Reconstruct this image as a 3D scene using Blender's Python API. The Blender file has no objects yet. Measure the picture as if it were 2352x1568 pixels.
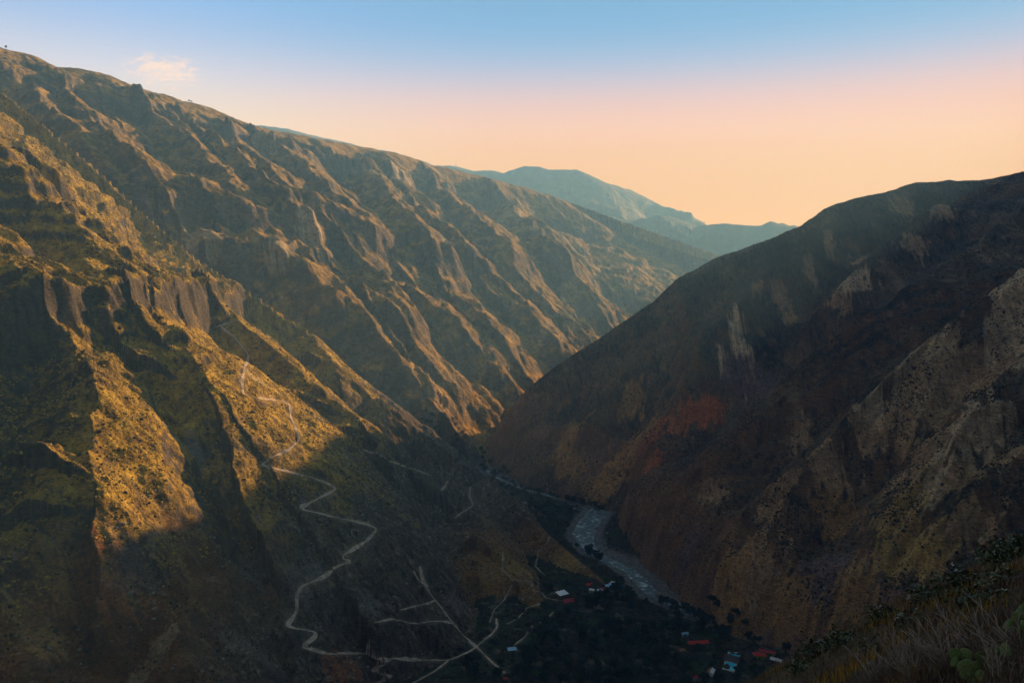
import bpy, bmesh, math, random
import numpy as np
from mathutils import Vector, Matrix

# ---------------------------------------------------------------- camera, sky, sun, exposure
SC = bpy.context.scene
COL = SC.collection
CAMZ = 352.0                       # metres above the river in the canyon
HFOV = math.radians(65.0)
PITCH = math.radians(-5.0)
SUN_AZ = math.radians(40.0)        # measured from +Y (view direction) towards +X
SUN_EL = math.radians(12.6)

cd = bpy.data.cameras.new('camera')
cam = bpy.data.objects.new('camera', cd)
COL.objects.link(cam)
cam.location = (0, 0, CAMZ)
cam.rotation_euler = (math.radians(90) + PITCH, 0, 0)
cd.sensor_width = 36.0
cd.angle = HFOV
cd.clip_start = 0.2
cd.clip_end = 60000
SC.camera = cam

W = bpy.data.worlds.new('World')
SC.world = W
W.use_nodes = True

# sky colour by elevation (degrees), towards the sunset and away from it
SKY_WARM = [(0, (0.996, 0.5171, 0.1174)), (3.5, (0.8175, 0.4104, 0.07)), (5.5, (0.7932, 0.3928, 0.07)), (7.5, (0.7699, 0.3872, 0.0883)), (9.5, (0.7977, 0.3675, 0.2125)), (11.5, (0.684, 0.3876, 0.4906)), (13.5, (0.3289, 0.3656, 0.746)), (15.5, (0.1286, 0.3091, 0.7416)), (17.5, (0.095, 0.275, 0.7)), (24, (0.12, 0.295, 0.53)), (50, (0.098, 0.114, 0.148)), (90, (0.066, 0.073, 0.092))]
SKY_COOL = [(0, (0.9, 0.68, 0.44)), (5, (0.8754, 0.7206, 0.5292)), (9, (0.87, 0.8, 0.7)), (11.5, (0.68, 0.685, 0.95)), (13.5, (0.4705, 0.5757, 1.0393)), (15.5, (0.2748, 0.4439, 0.9819)), (17.5, (0.1888, 0.4271, 1.0557)), (24, (0.13, 0.295, 0.53)), (50, (0.098, 0.114, 0.148)), (90, (0.066, 0.073, 0.092))]


def build_world():
    nt = W.node_tree
    nt.nodes.clear()
    N = nt.nodes.new
    L = nt.links.new
    out = N('ShaderNodeOutputWorld')
    bg = N('ShaderNodeBackground')
    bg.inputs['Strength'].default_value = 0.68
    L(bg.outputs[0], out.inputs[0])
    tc = N('ShaderNodeTexCoord')
    sep = N('ShaderNodeSeparateXYZ')
    L(tc.outputs['Generated'], sep.inputs[0])

    def m(op, a, b=None, clamp=False):
        n = N('ShaderNodeMath')
        n.operation = op
        n.use_clamp = clamp
        for i, v in enumerate((a, b)):
            if v is None:
                continue
            if hasattr(v, 'links'):
                L(v, n.inputs[i])
            else:
                n.inputs[i].default_value = v
        return n.outputs[0]

    def ramp(fac, stops):
        r = N('ShaderNodeValToRGB')
        L(fac, r.inputs[0])
        cr = r.color_ramp
        cr.interpolation = 'B_SPLINE'
        while len(cr.elements) < len(stops):
            cr.elements.new(0.5)
        for e, (p, c) in zip(cr.elements, stops):
            e.position = p
            e.color = (*c, 1)
        return r.outputs[0]

    def lin(r, g, b):
        f = lambda v: ((v / 255 + 0.055) / 1.055) ** 2.4 if v > 10 else v / 255 / 12.92
        return (f(r), f(g), f(b))

    el = m('ARCSINE', sep.outputs['Z'])
    el = m('DIVIDE', m('MAXIMUM', el, 0.0), math.radians(90))      # 0 horizon .. 1 zenith
    # the elevations in view reach 0.2; the ramps are laid over the square root to spread them
    el = m('SQRT', el)
    p = lambda d: math.sqrt(d / 90.0)
    warm = ramp(el, [(p(d), c) for d, c in SKY_WARM])
    cool = ramp(el, [(p(d), c) for d, c in SKY_COOL])
    anti = ramp(el, [(0.0, lin(92, 82, 84)), (p(12), lin(100, 89, 90)), (p(24), lin(88, 88, 95)),
                     (p(50), lin(76, 82, 93)), (1.0, lin(72, 78, 89))])
    # bearing from the sunset, -1..1
    glow = math.radians(24)
    hyp = m('SQRT', m('ADD', m('MULTIPLY', sep.outputs['X'], sep.outputs['X']),
                      m('ADD', m('MULTIPLY', sep.outputs['Y'], sep.outputs['Y']), 1e-6)))
    ca = m('DIVIDE', m('ADD', m('MULTIPLY', sep.outputs['X'], math.sin(glow)),
                       m('MULTIPLY', sep.outputs['Y'], math.cos(glow))), hyp)

    def mix(f, a, b):
        n = N('ShaderNodeMix')
        n.data_type = 'RGBA'
        L(f, n.inputs['Factor'])
        L(a, n.inputs['A'])
        L(b, n.inputs['B'])
        return n.outputs['Result']

    def smooth(v, lo, hi):
        n = N('ShaderNodeMapRange')
        n.interpolation_type = 'SMOOTHSTEP'
        L(v, n.inputs['Value'])
        n.inputs['From Min'].default_value = lo
        n.inputs['From Max'].default_value = hi
        return n.outputs['Result']
    c = mix(smooth(ca, math.cos(math.radians(52)), math.cos(math.radians(6))), cool, warm)
    c = mix(smooth(ca, -0.25, math.cos(math.radians(62))), anti, c)
    # one small fair-weather cloud and a faint wisp low in the sky on the left
    nz = N('ShaderNodeTexNoise')
    mp = N('ShaderNodeMapping')
    mp.inputs['Scale'].default_value = (16, 16, 42)
    L(tc.outputs['Generated'], mp.inputs[0])
    L(mp.outputs[0], nz.inputs['Vector'])
    nz.inputs['Detail'].default_value = 7
    nz.inputs['Roughness'].default_value = 0.62
    nz.inputs['Distortion'].default_value = 0.5
    tot = None
    for (az, e, ra, re, k) in ((-22.9, 12.55, 3.1, 1.35, 1.0), (-32.6, 16.2, 1.9, 0.8, 0.45)):
        a_, e_ = math.radians(az), math.radians(e)
        azn = m('ARCTAN2', sep.outputs['X'], sep.outputs['Y'])
        da = m('DIVIDE', m('SUBTRACT', azn, a_), math.radians(ra))
        de = m('DIVIDE', m('SUBTRACT', m('ARCSINE', sep.outputs['Z']), e_), math.radians(re))
        d2 = m('SQRT', m('ADD', m('MULTIPLY', da, da), m('MULTIPLY', de, de)))
        body = m('SUBTRACT', 1.0, d2)
        dens = m('ADD', m('MULTIPLY', body, 0.75), m('MULTIPLY', m('SUBTRACT', nz.outputs['Fac'], 0.5), 2.2))
        f = m('MULTIPLY', smooth(dens, 0.05, 0.75), k * 0.75)
        f = m('MULTIPLY', f, smooth(body, 0.0, 0.35))
        tot = f if tot is None else m('MAXIMUM', tot, f)
    rgb = N('ShaderNodeRGB')
    rgb.outputs[0].default_value = (*lin(250, 226, 222), 1)
    c = mix(tot, c, rgb.outputs[0])
    L(c, bg.inputs['Color'])
    W.cycles.sampling_method = 'AUTOMATIC'


build_world()

sl = bpy.data.lights.new('sun', 'SUN')
sl.energy = 5.0
sl.angle = math.radians(0.6)
sl.color = (1.0, 0.82, 0.56)
sun = bpy.data.objects.new('sun', sl)
COL.objects.link(sun)
SUN_DIR = Vector((math.sin(SUN_AZ) * math.cos(SUN_EL), math.cos(SUN_AZ) * math.cos(SUN_EL), math.sin(SUN_EL)))
sun.rotation_euler = SUN_DIR.to_track_quat('Z', 'Y').to_euler()
sun.location = SUN_DIR * 3000

SC.view_settings.view_transform = 'Standard'
SC.view_settings.look = 'None'
SC.view_settings.exposure = 0.74
SC.view_settings.gamma = 1.0
SC.render.engine = 'CYCLES'
SC.cycles.use_denoising = True
SC.cycles.max_bounces = 5
SC.cycles.diffuse_bounces = 2
SC.cycles.volume_bounces = 1
SC.cycles.transparent_max_bounces = 6
SC.cycles.use_adaptive_sampling = False

random.seed(7)
RNG = np.random.default_rng(11)
F32 = np.float32

# ---------------------------------------------------------------- picture -> world helpers (photo measured in a 2352 x 1568 frame)
FPX = 1176.0 / math.tan(HFOV / 2)


def pix_dir(px, py):
    u, v = (px - 1176.0) / FPX, (784.0 - py) / FPX
    c, s = math.cos(PITCH), math.sin(PITCH)
    return np.array([u, c - v * s, s + v * c])


def at_depth(px, py, y):
    d = pix_dir(px, py)
    return np.array([0, 0, CAMZ]) + d * (y / d[1])


def on_plane(px, py, z):
    d = pix_dir(px, py)
    return np.array([0, 0, CAMZ]) + d * ((z - CAMZ) / d[2])


# ---------------------------------------------------------------- noise
_P = {}


def perlin(x, y, seed=0):
    if seed not in _P:
        r = np.random.default_rng(1000 + seed)
        p = r.permutation(256)
        a = r.random(256) * 2 * np.pi
        _P[seed] = (np.concatenate([p, p]).astype(np.int32), np.cos(a).astype(F32), np.sin(a).astype(F32))
    p, gx, gy = _P[seed]
    xf, yf = np.floor(x), np.floor(y)
    xi, yi = xf.astype(np.int32) & 255, yf.astype(np.int32) & 255
    x, y = (x - xf).astype(F32), (y - yf).astype(F32)
    u, v = x * x * x * (x * (x * 6 - 15) + 10), y * y * y * (y * (y * 6 - 15) + 10)
    a, b = p[xi], p[xi + 1]
    h00, h10, h01, h11 = p[a + yi], p[b + yi], p[a + yi + 1], p[b + yi + 1]
    n00 = gx[h00] * x + gy[h00] * y
    n10 = gx[h10] * (x - 1) + gy[h10] * y
    n01 = gx[h01] * x + gy[h01] * (y - 1)
    n11 = gx[h11] * (x - 1) + gy[h11] * (y - 1)
    a = n00 + u * (n10 - n00)
    return (a + v * (n01 + u * (n11 - n01) - a)) * F32(1.5)


def fbm(x, y, scale, octs=4, seed=0, gain=0.5, lac=2.03):
    t, amp, tot = 0, 1.0, 0.0
    for o in range(octs):
        t = t + amp * perlin(x / scale + 17.3 * o, y / scale - 9.1 * o, seed + o)
        tot += amp
        amp *= gain
        scale /= lac
    return t / tot


def ridged(x, y, scale, octs=4, seed=0, gain=0.5, ysc=1.0):
    t, amp, tot, w = 0, 1.0, 0.0, 1.0
    for o in range(octs):
        n = 1 - np.abs(perlin(x / scale + 3.7 * o, y / (scale * ysc) + 5.9 * o, seed + o)) * 1.6
        t = t + amp * n * w
        w = np.clip(n, 0, 1)
        tot += amp
        amp *= gain
        scale /= 2.1
    return t / tot


def strata(z, step, mask, seed_x, seed_y, seed):
    """rock beds: steep risers and gentler treads, patchily"""
    q = (z + 0.45 * step * fbm(seed_x, seed_y, step * 7, 2, seed)) / step
    fr = q - np.floor(q)
    return z + mask * step * (sst(fr, 0.5, 0.92) - fr)


def sst(v, a, b):
    t = np.clip((v - a) / (b - a), 0, 1)
    return t * t * (3 - 2 * t)


def poly_near(X, Y, P):
    """distance to a polyline, with the values of its further columns at the nearest point and the side (+ left of travel)"""
    P = np.asarray(P, dtype=np.float64)
    best = np.full(X.shape, 1e9, F32)
    vals = [np.zeros(X.shape, F32) for _ in range(P.shape[1] - 2)]
    side = np.zeros(X.shape, F32)
    arc = np.zeros(X.shape, F32)
    s0 = 0.0
    for a, b in zip(P[:-1], P[1:]):
        ex, ey = b[0] - a[0], b[1] - a[1]
        L2 = ex * ex + ey * ey + 1e-9
        t = np.clip(((X - F32(a[0])) * F32(ex / L2) + (Y - F32(a[1])) * F32(ey / L2)), 0, 1)
        dx, dy = X - (F32(a[0]) + t * F32(ex)), Y - (F32(a[1]) + t * F32(ey))
        d = np.sqrt(dx * dx + dy * dy)
        m = d < best
        best = np.where(m, d, best)
        side = np.where(m, np.sign(ex * dy - ey * dx), side)
        arc = np.where(m, s0 + t * math.sqrt(L2), arc)
        for k in range(len(vals)):
            vals[k] = np.where(m, F32(a[2 + k]) + t * F32(b[2 + k] - a[2 + k]), vals[k])
        s0 += math.sqrt(L2)
    return best, vals, side, arc


def tents(X, Y, P, fall):
    """max over the segments of (ridge height - fall(distance))"""
    P = np.asarray(P, dtype=np.float64)
    best = np.full(X.shape, -1e9, F32)
    for a, b in zip(P[:-1], P[1:]):
        ex, ey = b[0] - a[0], b[1] - a[1]
        L2 = ex * ex + ey * ey + 1e-9
        t = np.clip(((X - F32(a[0])) * F32(ex / L2) + (Y - F32(a[1])) * F32(ey / L2)), 0, 1)
        dx, dy = X - (F32(a[0]) + t * F32(ex)), Y - (F32(a[1]) + t * F32(ey))
        d = np.sqrt(dx * dx + dy * dy)
        sd = np.sign(ex * dy - ey * dx)
        best = np.maximum(best, F32(a[2]) + t * F32(b[2] - a[2]) - fall(d, sd))
    return best


# ---------------------------------------------------------------- sample grid, finer where the canyon is nearer
TH = np.concatenate([np.linspace(-180, -62, 34)[:-1], np.linspace(-62, -36, 40)[:-1],
                     np.linspace(-36, 36, 1030)[:-1], np.linspace(36, 66, 60)[:-1], np.linspace(66, 180, 34)])
TH = np.radians(TH)
RR = np.concatenate([np.geomspace(3, 90, 84)[:-1], np.geomspace(90, 300, 20)[:-1], np.geomspace(300, 470, 60)[:-1],
                     np.geomspace(470, 1250, 420)[:-1], np.geomspace(1250, 1700, 70)[:-1], np.geomspace(1700, 4100, 370)[:-1],
                     np.geomspace(4100, 5900, 50)[:-1], np.geomspace(5900, 8300, 30)])
NT, NR = len(TH), len(RR)
GX = (np.sin(TH)[:, None] * RR[None, :]).astype(F32)
GY = (np.cos(TH)[:, None] * RR[None, :]).astype(F32)


def cast(grid, px, py, rmin=250.0, lift=0.0):
    """first point where the sight line through a photo position meets a height grid"""
    d = pix_dir(px, py)
    th = math.atan2(d[0], d[1])
    sl = d[2] / math.hypot(d[0], d[1])
    i = int(np.clip(np.searchsorted(TH, th) - 1, 0, NT - 2))
    f = (th - TH[i]) / (TH[i + 1] - TH[i])
    z = grid[i] * (1 - f) + grid[i + 1] * f + lift - (CAMZ + sl * RR)
    k0 = np.searchsorted(RR, rmin)
    hit = np.nonzero(z[k0:] >= 0)[0]
    if len(hit) == 0:
        return None
    k = k0 + hit[0]
    if k == 0 or k == k0:
        r = RR[k]
    else:
        r = RR[k - 1] + (RR[k] - RR[k - 1]) * (-z[k - 1]) / (z[k] - z[k - 1] + 1e-9)
    return np.array([math.sin(th) * r, math.cos(th) * r, CAMZ + sl * r])


def cast_line(grid, pts, lift=0.0, rmin=250.0):
    """photo polyline (px, py, extra...) -> world polyline (x, y, extra...)"""
    out = []
    for p in pts:
        h = cast(grid, p[0], p[1], rmin, lift if not callable(lift) else lift(p))
        if h is not None:
            out.append([h[0], h[1], *p[2:]])
    return np.array(out)


def height_at(x, y, grid=None):
    g = H if grid is None else grid
    x, y = np.asarray(x, float), np.asarray(y, float)
    th, r = np.arctan2(x, y), np.hypot(x, y)
    i = np.clip(np.searchsorted(TH, th) - 1, 0, NT - 2)
    k = np.clip(np.searchsorted(RR, r) - 1, 0, NR - 2)
    f = (th - TH[i]) / (TH[i + 1] - TH[i])
    q = np.clip((r - RR[k]) / (RR[k + 1] - RR[k]), 0, 1)
    return (g[i, k] * (1 - f) + g[i + 1, k] * f) * (1 - q) + (g[i, k + 1] * (1 - f) + g[i + 1, k + 1] * f) * q


def on_ground(px, py, rmin=250.0):
    return cast(H, px, py, rmin)


# ---------------------------------------------------------------- valley floor and river
RIVER_PX = [(1190, 962), (1120, 985), (1086, 1015), (1098, 1047), (1112, 1078), (1160, 1105), (1230, 1128), (1310, 1148),
            (1385, 1163), (1358, 1190), (1338, 1222), (1352, 1258), (1400, 1288), (1445, 1306), (1472, 1332), (1498, 1360),
            (1560, 1392), (1660, 1432), (1800, 1475), (1990, 1530), (2200, 1600)]
RIVER = np.array([on_plane(a, b, 1.5)[:2] for a, b in RIVER_PX])
# smooth the centreline
_t = np.linspace(0, len(RIVER) - 1, 160)
RIVER = np.stack([np.interp(_t, np.arange(len(RIVER)), RIVER[:, k]) for k in (0, 1)], 1)
for _ in range(6):
    RIVER[1:-1] = 0.25 * RIVER[:-2] + 0.5 * RIVER[1:-1] + 0.25 * RIVER[2:]
_upx = np.array([[1500, 3100], [900, 2600], [420, 2250], [160, 2050]])
RIVER_FULL = np.concatenate([_upx, RIVER])

V = np.full(GX.shape, -1e6, F32)
m = (GY > 250) & (GY < 4200) & (np.abs(GX) < 2500)
x, y = GX[m], GY[m]
rd, _, rside, _ = poly_near(x, y, RIVER_FULL)
hw = 6.5 + 6 * sst(y, 980, 1060) - 7.5 * sst(y, 1150, 1230)
V[m] = (-3 + 3.5 * sst(rd, hw * 0.6, hw * 1.25) + 14 * sst(rd, hw * 1.2, hw * 1.2 + 48) + 0.03 * np.clip(rd - 60, 0, 400)
        + 2.5 * fbm(x, y, 60, 3, 3) * sst(rd, 20, 60) + 0.7 * fbm(x, y, 9, 3, 8))
# stepped field terraces in the oasis
tz = V[m]
V[m] = np.where(y < 900, tz * 0.4 + 0.6 * (np.floor(tz / 2.2) + sst(tz / 2.2 - np.floor(tz / 2.2), 0.75, 1.0)) * 2.2, tz)

# ---------------------------------------------------------------- near left mountain
LF = np.array([(-330, 2100), (-170, 1750), (-95, 1520), (-50, 1250), (-25, 1080), (-15, 940), (-12, 848), (-18, 770), (-34, 700),
               (-62, 628), (-98, 540), (-135, 400), (-160, 150), (-170, -600)], float)


def prof_left(d):
    return np.interp(d, [-400, 0, 26, 200, 372, 388, 402, 470, 560, 574, 590, 760, 900, 1200, 1700],
                     [-200, 12, 34, 152, 262, 284, 322, 352, 412, 430, 456, 600, 735, 1010, 1400]).astype(F32)


NL = np.full(GX.shape, -1e6, F32)
mN = (GX < 260) & (GX > -1900) & (GY > 120) & (GY < 2300)
x, y = GX[mN], GY[mN]
dist, _, _, arcL = poly_near(x, y, LF)
sgn = np.where(x < np.interp(y, LF[::-1, 1], LF[::-1, 0]), 1, -1).astype(F32)
dL = dist * sgn
base0 = prof_left(dL)
NB = np.full(GX.shape, -1e6, F32)
NB[mN] = base0
# crest lines seen on the slope: (px, py, height over the mean slope)
LEFT_RIDGES = [
    [(368, 716, 44), (410, 775, 64), (455, 845, 72), (505, 912, 68), (565, 985, 56), (630, 1070, 42), (700, 1170, 28), (770, 1260, 18), (850, 1370, 8)],
    [(150, 760, 30), (203, 850, 54), (216, 905, 62), (208, 1000, 66), (205, 1090, 64), (262, 1165, 56), (330, 1215, 46), (375, 1310, 40), (405, 1410, 36), (450, 1568, 28)],
    [(330, 935, 34), (345, 1010, 34), (365, 1080, 18)],
    [(488, 985, 34), (505, 1045, 40), (562, 1115, 36), (605, 1190, 28), (650, 1290, 20), (700, 1400, 12)],
    [(500, 700, 44), (585, 770, 46), (650, 820, 44), (730, 890, 42), (800, 955, 40), (880, 1015, 36), (985, 1080, 30), (1085, 1150, 28), (1140, 1235, 34), (1180, 1310, 38), (1235, 1385, 26)],
    [(560, 640, 46), (640, 705, 48), (720, 772, 50), (765, 835, 48), (850, 905, 42), (960, 985, 38), (1060, 1070, 30), (1190, 1160, 24), (1255, 1225, 36), (1310, 1275, 42), (1375, 1330, 30)],
    [(0, 330, 36), (90, 420, 40), (180, 510, 40), (260, 580, 38), (330, 640, 36), (372, 700, 26)],
    [(120, 395, 34), (200, 480, 40), (290, 570, 40), (380, 640, 36), (460, 705, 28), (540, 770, 18)],
    [(-80, 500, 34), (0, 560, 36), (70, 640, 40), (135, 715, 38), (185, 790, 28)],
    [(-160, 800, 20), (-100, 950, 20), (-60, 1150, 16), (20, 1350, 10), (80, 1568, 8)],
    [(800, 1180, 12), (880, 1250, 14), (960, 1340, 12), (1060, 1430, 8)],
    [(610, 1240, 10), (640, 1340, 14), (650, 1440, 14), (690, 1568, 10)],
]
SPUR_PX = [(-260, 40), (-120, 112), (0, 205), (80, 268), (150, 322), (230, 392), (300, 458), (370, 520), (450, 588), (530, 640), (600, 682), (665, 730),
           (725, 768), (790, 835), (860, 892), (925, 938), (975, 975), (1040, 1025)]
_sd = np.interp([a for a, b in SPUR_PX], [-260, 0, 300, 530, 790, 975, 1040], [1540, 1500, 1460, 1410, 1400, 1378, 1343])
SP3 = np.array([at_depth(a, b, d) for (a, b), d in zip(SPUR_PX, _sd)])
wx = x + 15 * fbm(x, y, 66, 4, 21) + 4 * fbm(x, y, 15, 3, 25)
wy = y + 15 * fbm(x, y, 66, 4, 31) + 4 * fbm(x, y, 15, 3, 35)
off = np.full(x.shape, -52, F32) + 6 * fbm(x, y, 90, 2, 40)
for rl in LEFT_RIDGES:
    P = cast_line(NB, rl, lift=lambda p: p[2] * 0.9)
    wd = {368: 190.0, 150: 48.0, 330: 16.0, 488: 24.0, 500: 70.0, 560: 60.0}.get(rl[0][0], 55.0)
    if len(P) > 1:
        off = np.maximum(off, tents(wx, wy, P, lambda d, s: np.where(s > 0, 0.25 * np.minimum(d, wd) + 1.0 * np.maximum(d - wd, 0), 0.92 * d)))
off = np.maximum(off, tents(wx, wy, SP3 * [1, 1, 0] + [0, 0, 24], lambda d, s: np.where(s > 0, 1.0 * d, 0.42 * d)))
# side gullies running down the fall line, cliffs breaking along the strata
run = sst(dL, 15, 110)
s_ = y + 26 * fbm(x, y, 190, 3, 50)
fl = ridged(s_, dL, 62, 4, 60, ysc=3.6) - 0.62
rl_ = 0.22 + 0.78 * sst(fbm(x, y, 160, 2, 66) + 0.5 * sst(dL, 330, 420) + 0.3 * sst(dL, 120, 60), 0.05, 0.4)
dw = dL + off * 0.35 + 24 * fbm(x, y, 105, 3, 70) + 6 * fbm(x, y, 24, 3, 74)
base = prof_left(dw)
rough = sst(prof_left(dw + 8) - prof_left(dw - 8), 15, 26)
near = base + off * 0.74 + run * (rl_ * (14 * fl + 5 * (ridged(s_, dL, 21, 3, 86, ysc=3.2) - 0.6)) + 4.5 * fbm(x, y, 42, 4, 80))
near = near + rough * 7 * (ridged(s_, dL, 17, 3, 84, ysc=3) - 0.5) + run * (1.5 * fbm(x, y, 8, 3, 90) + 0.45 * fbm(x, y, 2.6, 2, 94))
OCHRE = [[at_depth(*q) for q in ((1120, 1085, 1090), (1190, 1158, 1010), (1252, 1222, 955), (1312, 1276, 900), (1382, 1332, 850))],
         [at_depth(*q) for q in ((1075, 1170, 960), (1130, 1242, 900), (1182, 1316, 835), (1242, 1390, 775))]]
for P in OCHRE:
    near = np.maximum(near, tents(wx, wy, P, lambda d, s: 0.72 * d) + 2.5 * (ridged(s_, dL, 16, 3, 88, ysc=3) - 0.5))
near = strata(near, 21.0, sst(fbm(x, y, 120, 3, 71) + 0.45 * sst(dL, 330, 430), 0.12, 0.5) * 0.42 * run, x, y, 72)
near = near + rl_ * run * 1.6 * (ridged(x, y, 11, 3, 73) - 0.5)
# the skyline spur, behind which the slope falls into a side valley
_o = np.argsort(SP3[:, 0])
sy = np.interp(x, SP3[_o, 0], SP3[_o, 1]).astype(F32)
sz = np.interp(x, SP3[_o, 0], SP3[_o, 2]).astype(F32)
beh = y - sy
crest = sz + 3.5 * fbm(x, y, 30, 3, 98) - np.where(beh > 0, 0.95 * beh, 1.25 * -beh) - 0.5 + 9 * (ridged(s_, dL, 30, 3, 96, ysc=3) - 0.6) * sst(-beh, 2, 40)
inside = (x < SP3[:, 0].max())
near = np.where(inside & (beh > 0), np.minimum(near, crest), near)
near = np.where(inside & (beh <= 0), np.maximum(near, crest), near)
# keep the slope in front of the skyline under the sight line to it
def skyline(pts):
    """slope of the sight line to a skyline, by bearing"""
    a = sorted((math.atan2(pix_dir(p, q)[0], pix_dir(p, q)[1]), pix_dir(p, q)[2] / math.hypot(*pix_dir(p, q)[:2])) for p, q in pts)
    return np.interp(TH, [i[0] for i in a], [i[1] for i in a])


rr_, skl = np.hypot(x, y), np.broadcast_to(skyline(SPUR_PX)[:, None], GX.shape)[mN]
near = np.where(inside & (beh <= 0), np.minimum(near, CAMZ + skl * rr_ + 1.0 + 3.5 * fbm(x, y, 26, 3, 99)), near)
EDGE_PX = [(960, 968), (1040, 1027), (1100, 1070), (1150, 1106), (1200, 1152), (1255, 1224), (1312, 1274), (1384, 1332), (1420, 1350), (1480, 1420)]
skl = np.broadcast_to(skyline(EDGE_PX)[:, None], GX.shape)[mN]
bear = np.arctan2(x, y)
lim_ = (bear > math.atan2(*pix_dir(1000, 1000)[:2])) & (rr_ > 800)
near = np.where(lim_, np.minimum(near, CAMZ + skl * rr_ + 0.8 + 2.0 * fbm(x, y, 18, 3, 97)), near)
near = np.where(~inside & (y > 1480), np.minimum(near, 60 - 0.4 * (y - 1480)), near)
NL[mN] = near

# ---------------------------------------------------------------- right mountain
RF = np.array([(900, 3000), (420, 2300), (120, 1850), (-12, 1620), (-36, 1500), (-22, 1400), (95, 1275), (172, 1184), (146, 1085), (142, 1010), (158, 930),
               (176, 850), (200, 765), (252, 685), (300, 590), (345, 480), (380, 330), (400, -600)], float)


def prof_right(d):
    return np.interp(d, [-400, -6, 0, 16, 44, 70, 110, 300, 500, 800, 1000, 1800],
                     [-200, -2, 6, 52, 92, 106, 128, 250, 374, 530, 600, 720]).astype(F32)


RM = np.full(GX.shape, -1e6, F32)
mR = (GX > -200) & (GX < 4200) & (GY > 60) & (GY < 3300)
x, y = GX[mR], GY[mR]
dist, _, _, arcR = poly_near(x, y, RF)
sgn = np.where(x > np.interp(y, RF[::-1, 1], RF[::-1, 0]), 1, -1).astype(F32)
dR = dist * sgn
RB = np.full(GX.shape, -1e6, F32)
RB[mR] = prof_right(dR)
RIGHT_RIDGES = [
    [(2420, 430, 24), (2340, 480, 30), (2200, 590, 34), (2050, 690, 36), (1900, 800, 36), (1780, 910, 34), (1640, 1030, 30), (1500, 1130, 22), (1400, 1195, 12)],
    [(2500, 520, 24), (2352, 640, 34), (2200, 745, 36), (2080, 835, 36), (1960, 950, 34), (1850, 1050, 28), (1700, 1170, 16)],
    [(2500, 680, 24), (2352, 810, 30), (2265, 900, 32), (2180, 1020, 30), (2060, 1140, 24), (1990, 1230, 12)],
    [(2460, 930, 24), (2352, 1030, 28), (2250, 1120, 26), (2160, 1220, 16)],
    [(1930, 535, 16), (1800, 640, 24), (1720, 720, 28), (1620, 840, 28), (1510, 970, 26), (1430, 1080, 20), (1385, 1135, 10)],
    [(1680, 620, 14), (1560, 730, 22), (1450, 850, 26), (1350, 970, 26), (1270, 1060, 20), (1220, 1105, 10)],
    [(2150, 470, 18), (2030, 560, 22), (1930, 660, 20), (1850, 730, 12)],
]
wx = x + 10 * fbm(x, y, 80, 3, 121) + 3 * fbm(x, y, 19, 2, 125)
wy = y + 10 * fbm(x, y, 80, 3, 131) + 3 * fbm(x, y, 19, 2, 135)
off = np.full(x.shape, -26, F32) + 4 * fbm(x, y, 80, 2, 140)
for rl in RIGHT_RIDGES:
    P = cast_line(RB, rl, lift=lambda p: p[2] * 0.9)
    if len(P) > 1:
        off = np.maximum(off, tents(wx, wy, P, lambda d, s: 0.66 * d))
run = sst(dR, 10, 90)
sR = arcR + 22 * fbm(x, y, 170, 3, 150)
fl = ridged(sR, dR, 58, 4, 160, ysc=4.5) - 0.62
dw = dR + off * 0.15 + 10 * fbm(x, y, 70, 3, 170) * sst(dR, -20, 60) + 7 * (ridged(sR, dR, 26, 3, 174, ysc=3) - 0.6)
base = prof_right(dw)
rgt = base + off * 1.0 * run + run * (17 * fl + 6 * (ridged(sR, dR, 21, 3, 182, ysc=3.5) - 0.55) + 4.5 * fbm(x, y, 40, 4, 180)) + 1.0 * fbm(x, y, 7, 3, 190) + 0.35 * fbm(x, y, 2.5, 2, 194)
# columns and chutes in the cliff above the river
rgt = rgt + 5 * (1 - run) * sst(dR, -4, 8) * (ridged(sR, dR, 13, 3, 196, ysc=4) - 0.5)
SKY_R = [(1108, 1046), (1150, 965), (1210, 892), (1265, 848), (1320, 812), (1400, 760), (1500, 692), (1552, 642), (1640, 592), (1700, 572), (1760, 550), (1840, 518),
         (1895, 478), (1960, 455), (2030, 442), (2070, 428), (2100, 420), (2180, 413), (2250, 415), (2300, 405), (2352, 393), (2440, 376), (2540, 352), (2605, 300), (2660, 70), (2760, 40), (3000, 50), (3400, 50), (4000, 0)]  # last points: unseen steep horn past the right frame edge, added to shade the foreground
DEP = np.interp([a for a, b in SKY_R], [1108, 1320, 1552, 1840, 2100, 2352, 2750, 3000, 3400, 4000], [1490, 1500, 1500, 1560, 1660, 1760, 1760, 1760, 1720, 1650])
S3 = np.array([at_depth(a, b, d) for (a, b), d in zip(SKY_R, DEP)])
_o = np.argsort(S3[:, 0])
sy = np.interp(x, S3[_o, 0], S3[_o, 1]).astype(F32)
sz = np.interp(x, S3[_o, 0], S3[_o, 2]).astype(F32) + 3.0 * fbm(x, y, 34, 4, 198)
beh = y - sy
ins = x > S3[0, 0]
crest = sz - np.where(beh > 0, 0.34 * beh + 0.0007 * np.minimum(beh, 500) * beh, 0.62 * -beh)
rgt = np.where(ins & (beh > 0), np.where(beh < 500, crest, np.minimum(rgt, crest)), rgt)
rgt = np.where(ins & (beh <= 0), np.maximum(rgt, np.where(beh > -420, crest + 0.8 * (rgt - base) * sst(-beh, 8, 130), -1e6)), rgt)
rr_, skl = np.hypot(x, y), np.broadcast_to(skyline(SKY_R)[:, None], GX.shape)[mR]
rgt = np.where(ins & (beh <= 0), np.minimum(rgt, CAMZ + skl * rr_ + 0.6 + 1.6 * fbm(x, y, 20, 3, 199)), rgt)
rgt = np.where(~ins & (beh > 0), np.minimum(rgt, -20), rgt)
RM[mR] = rgt

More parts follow.
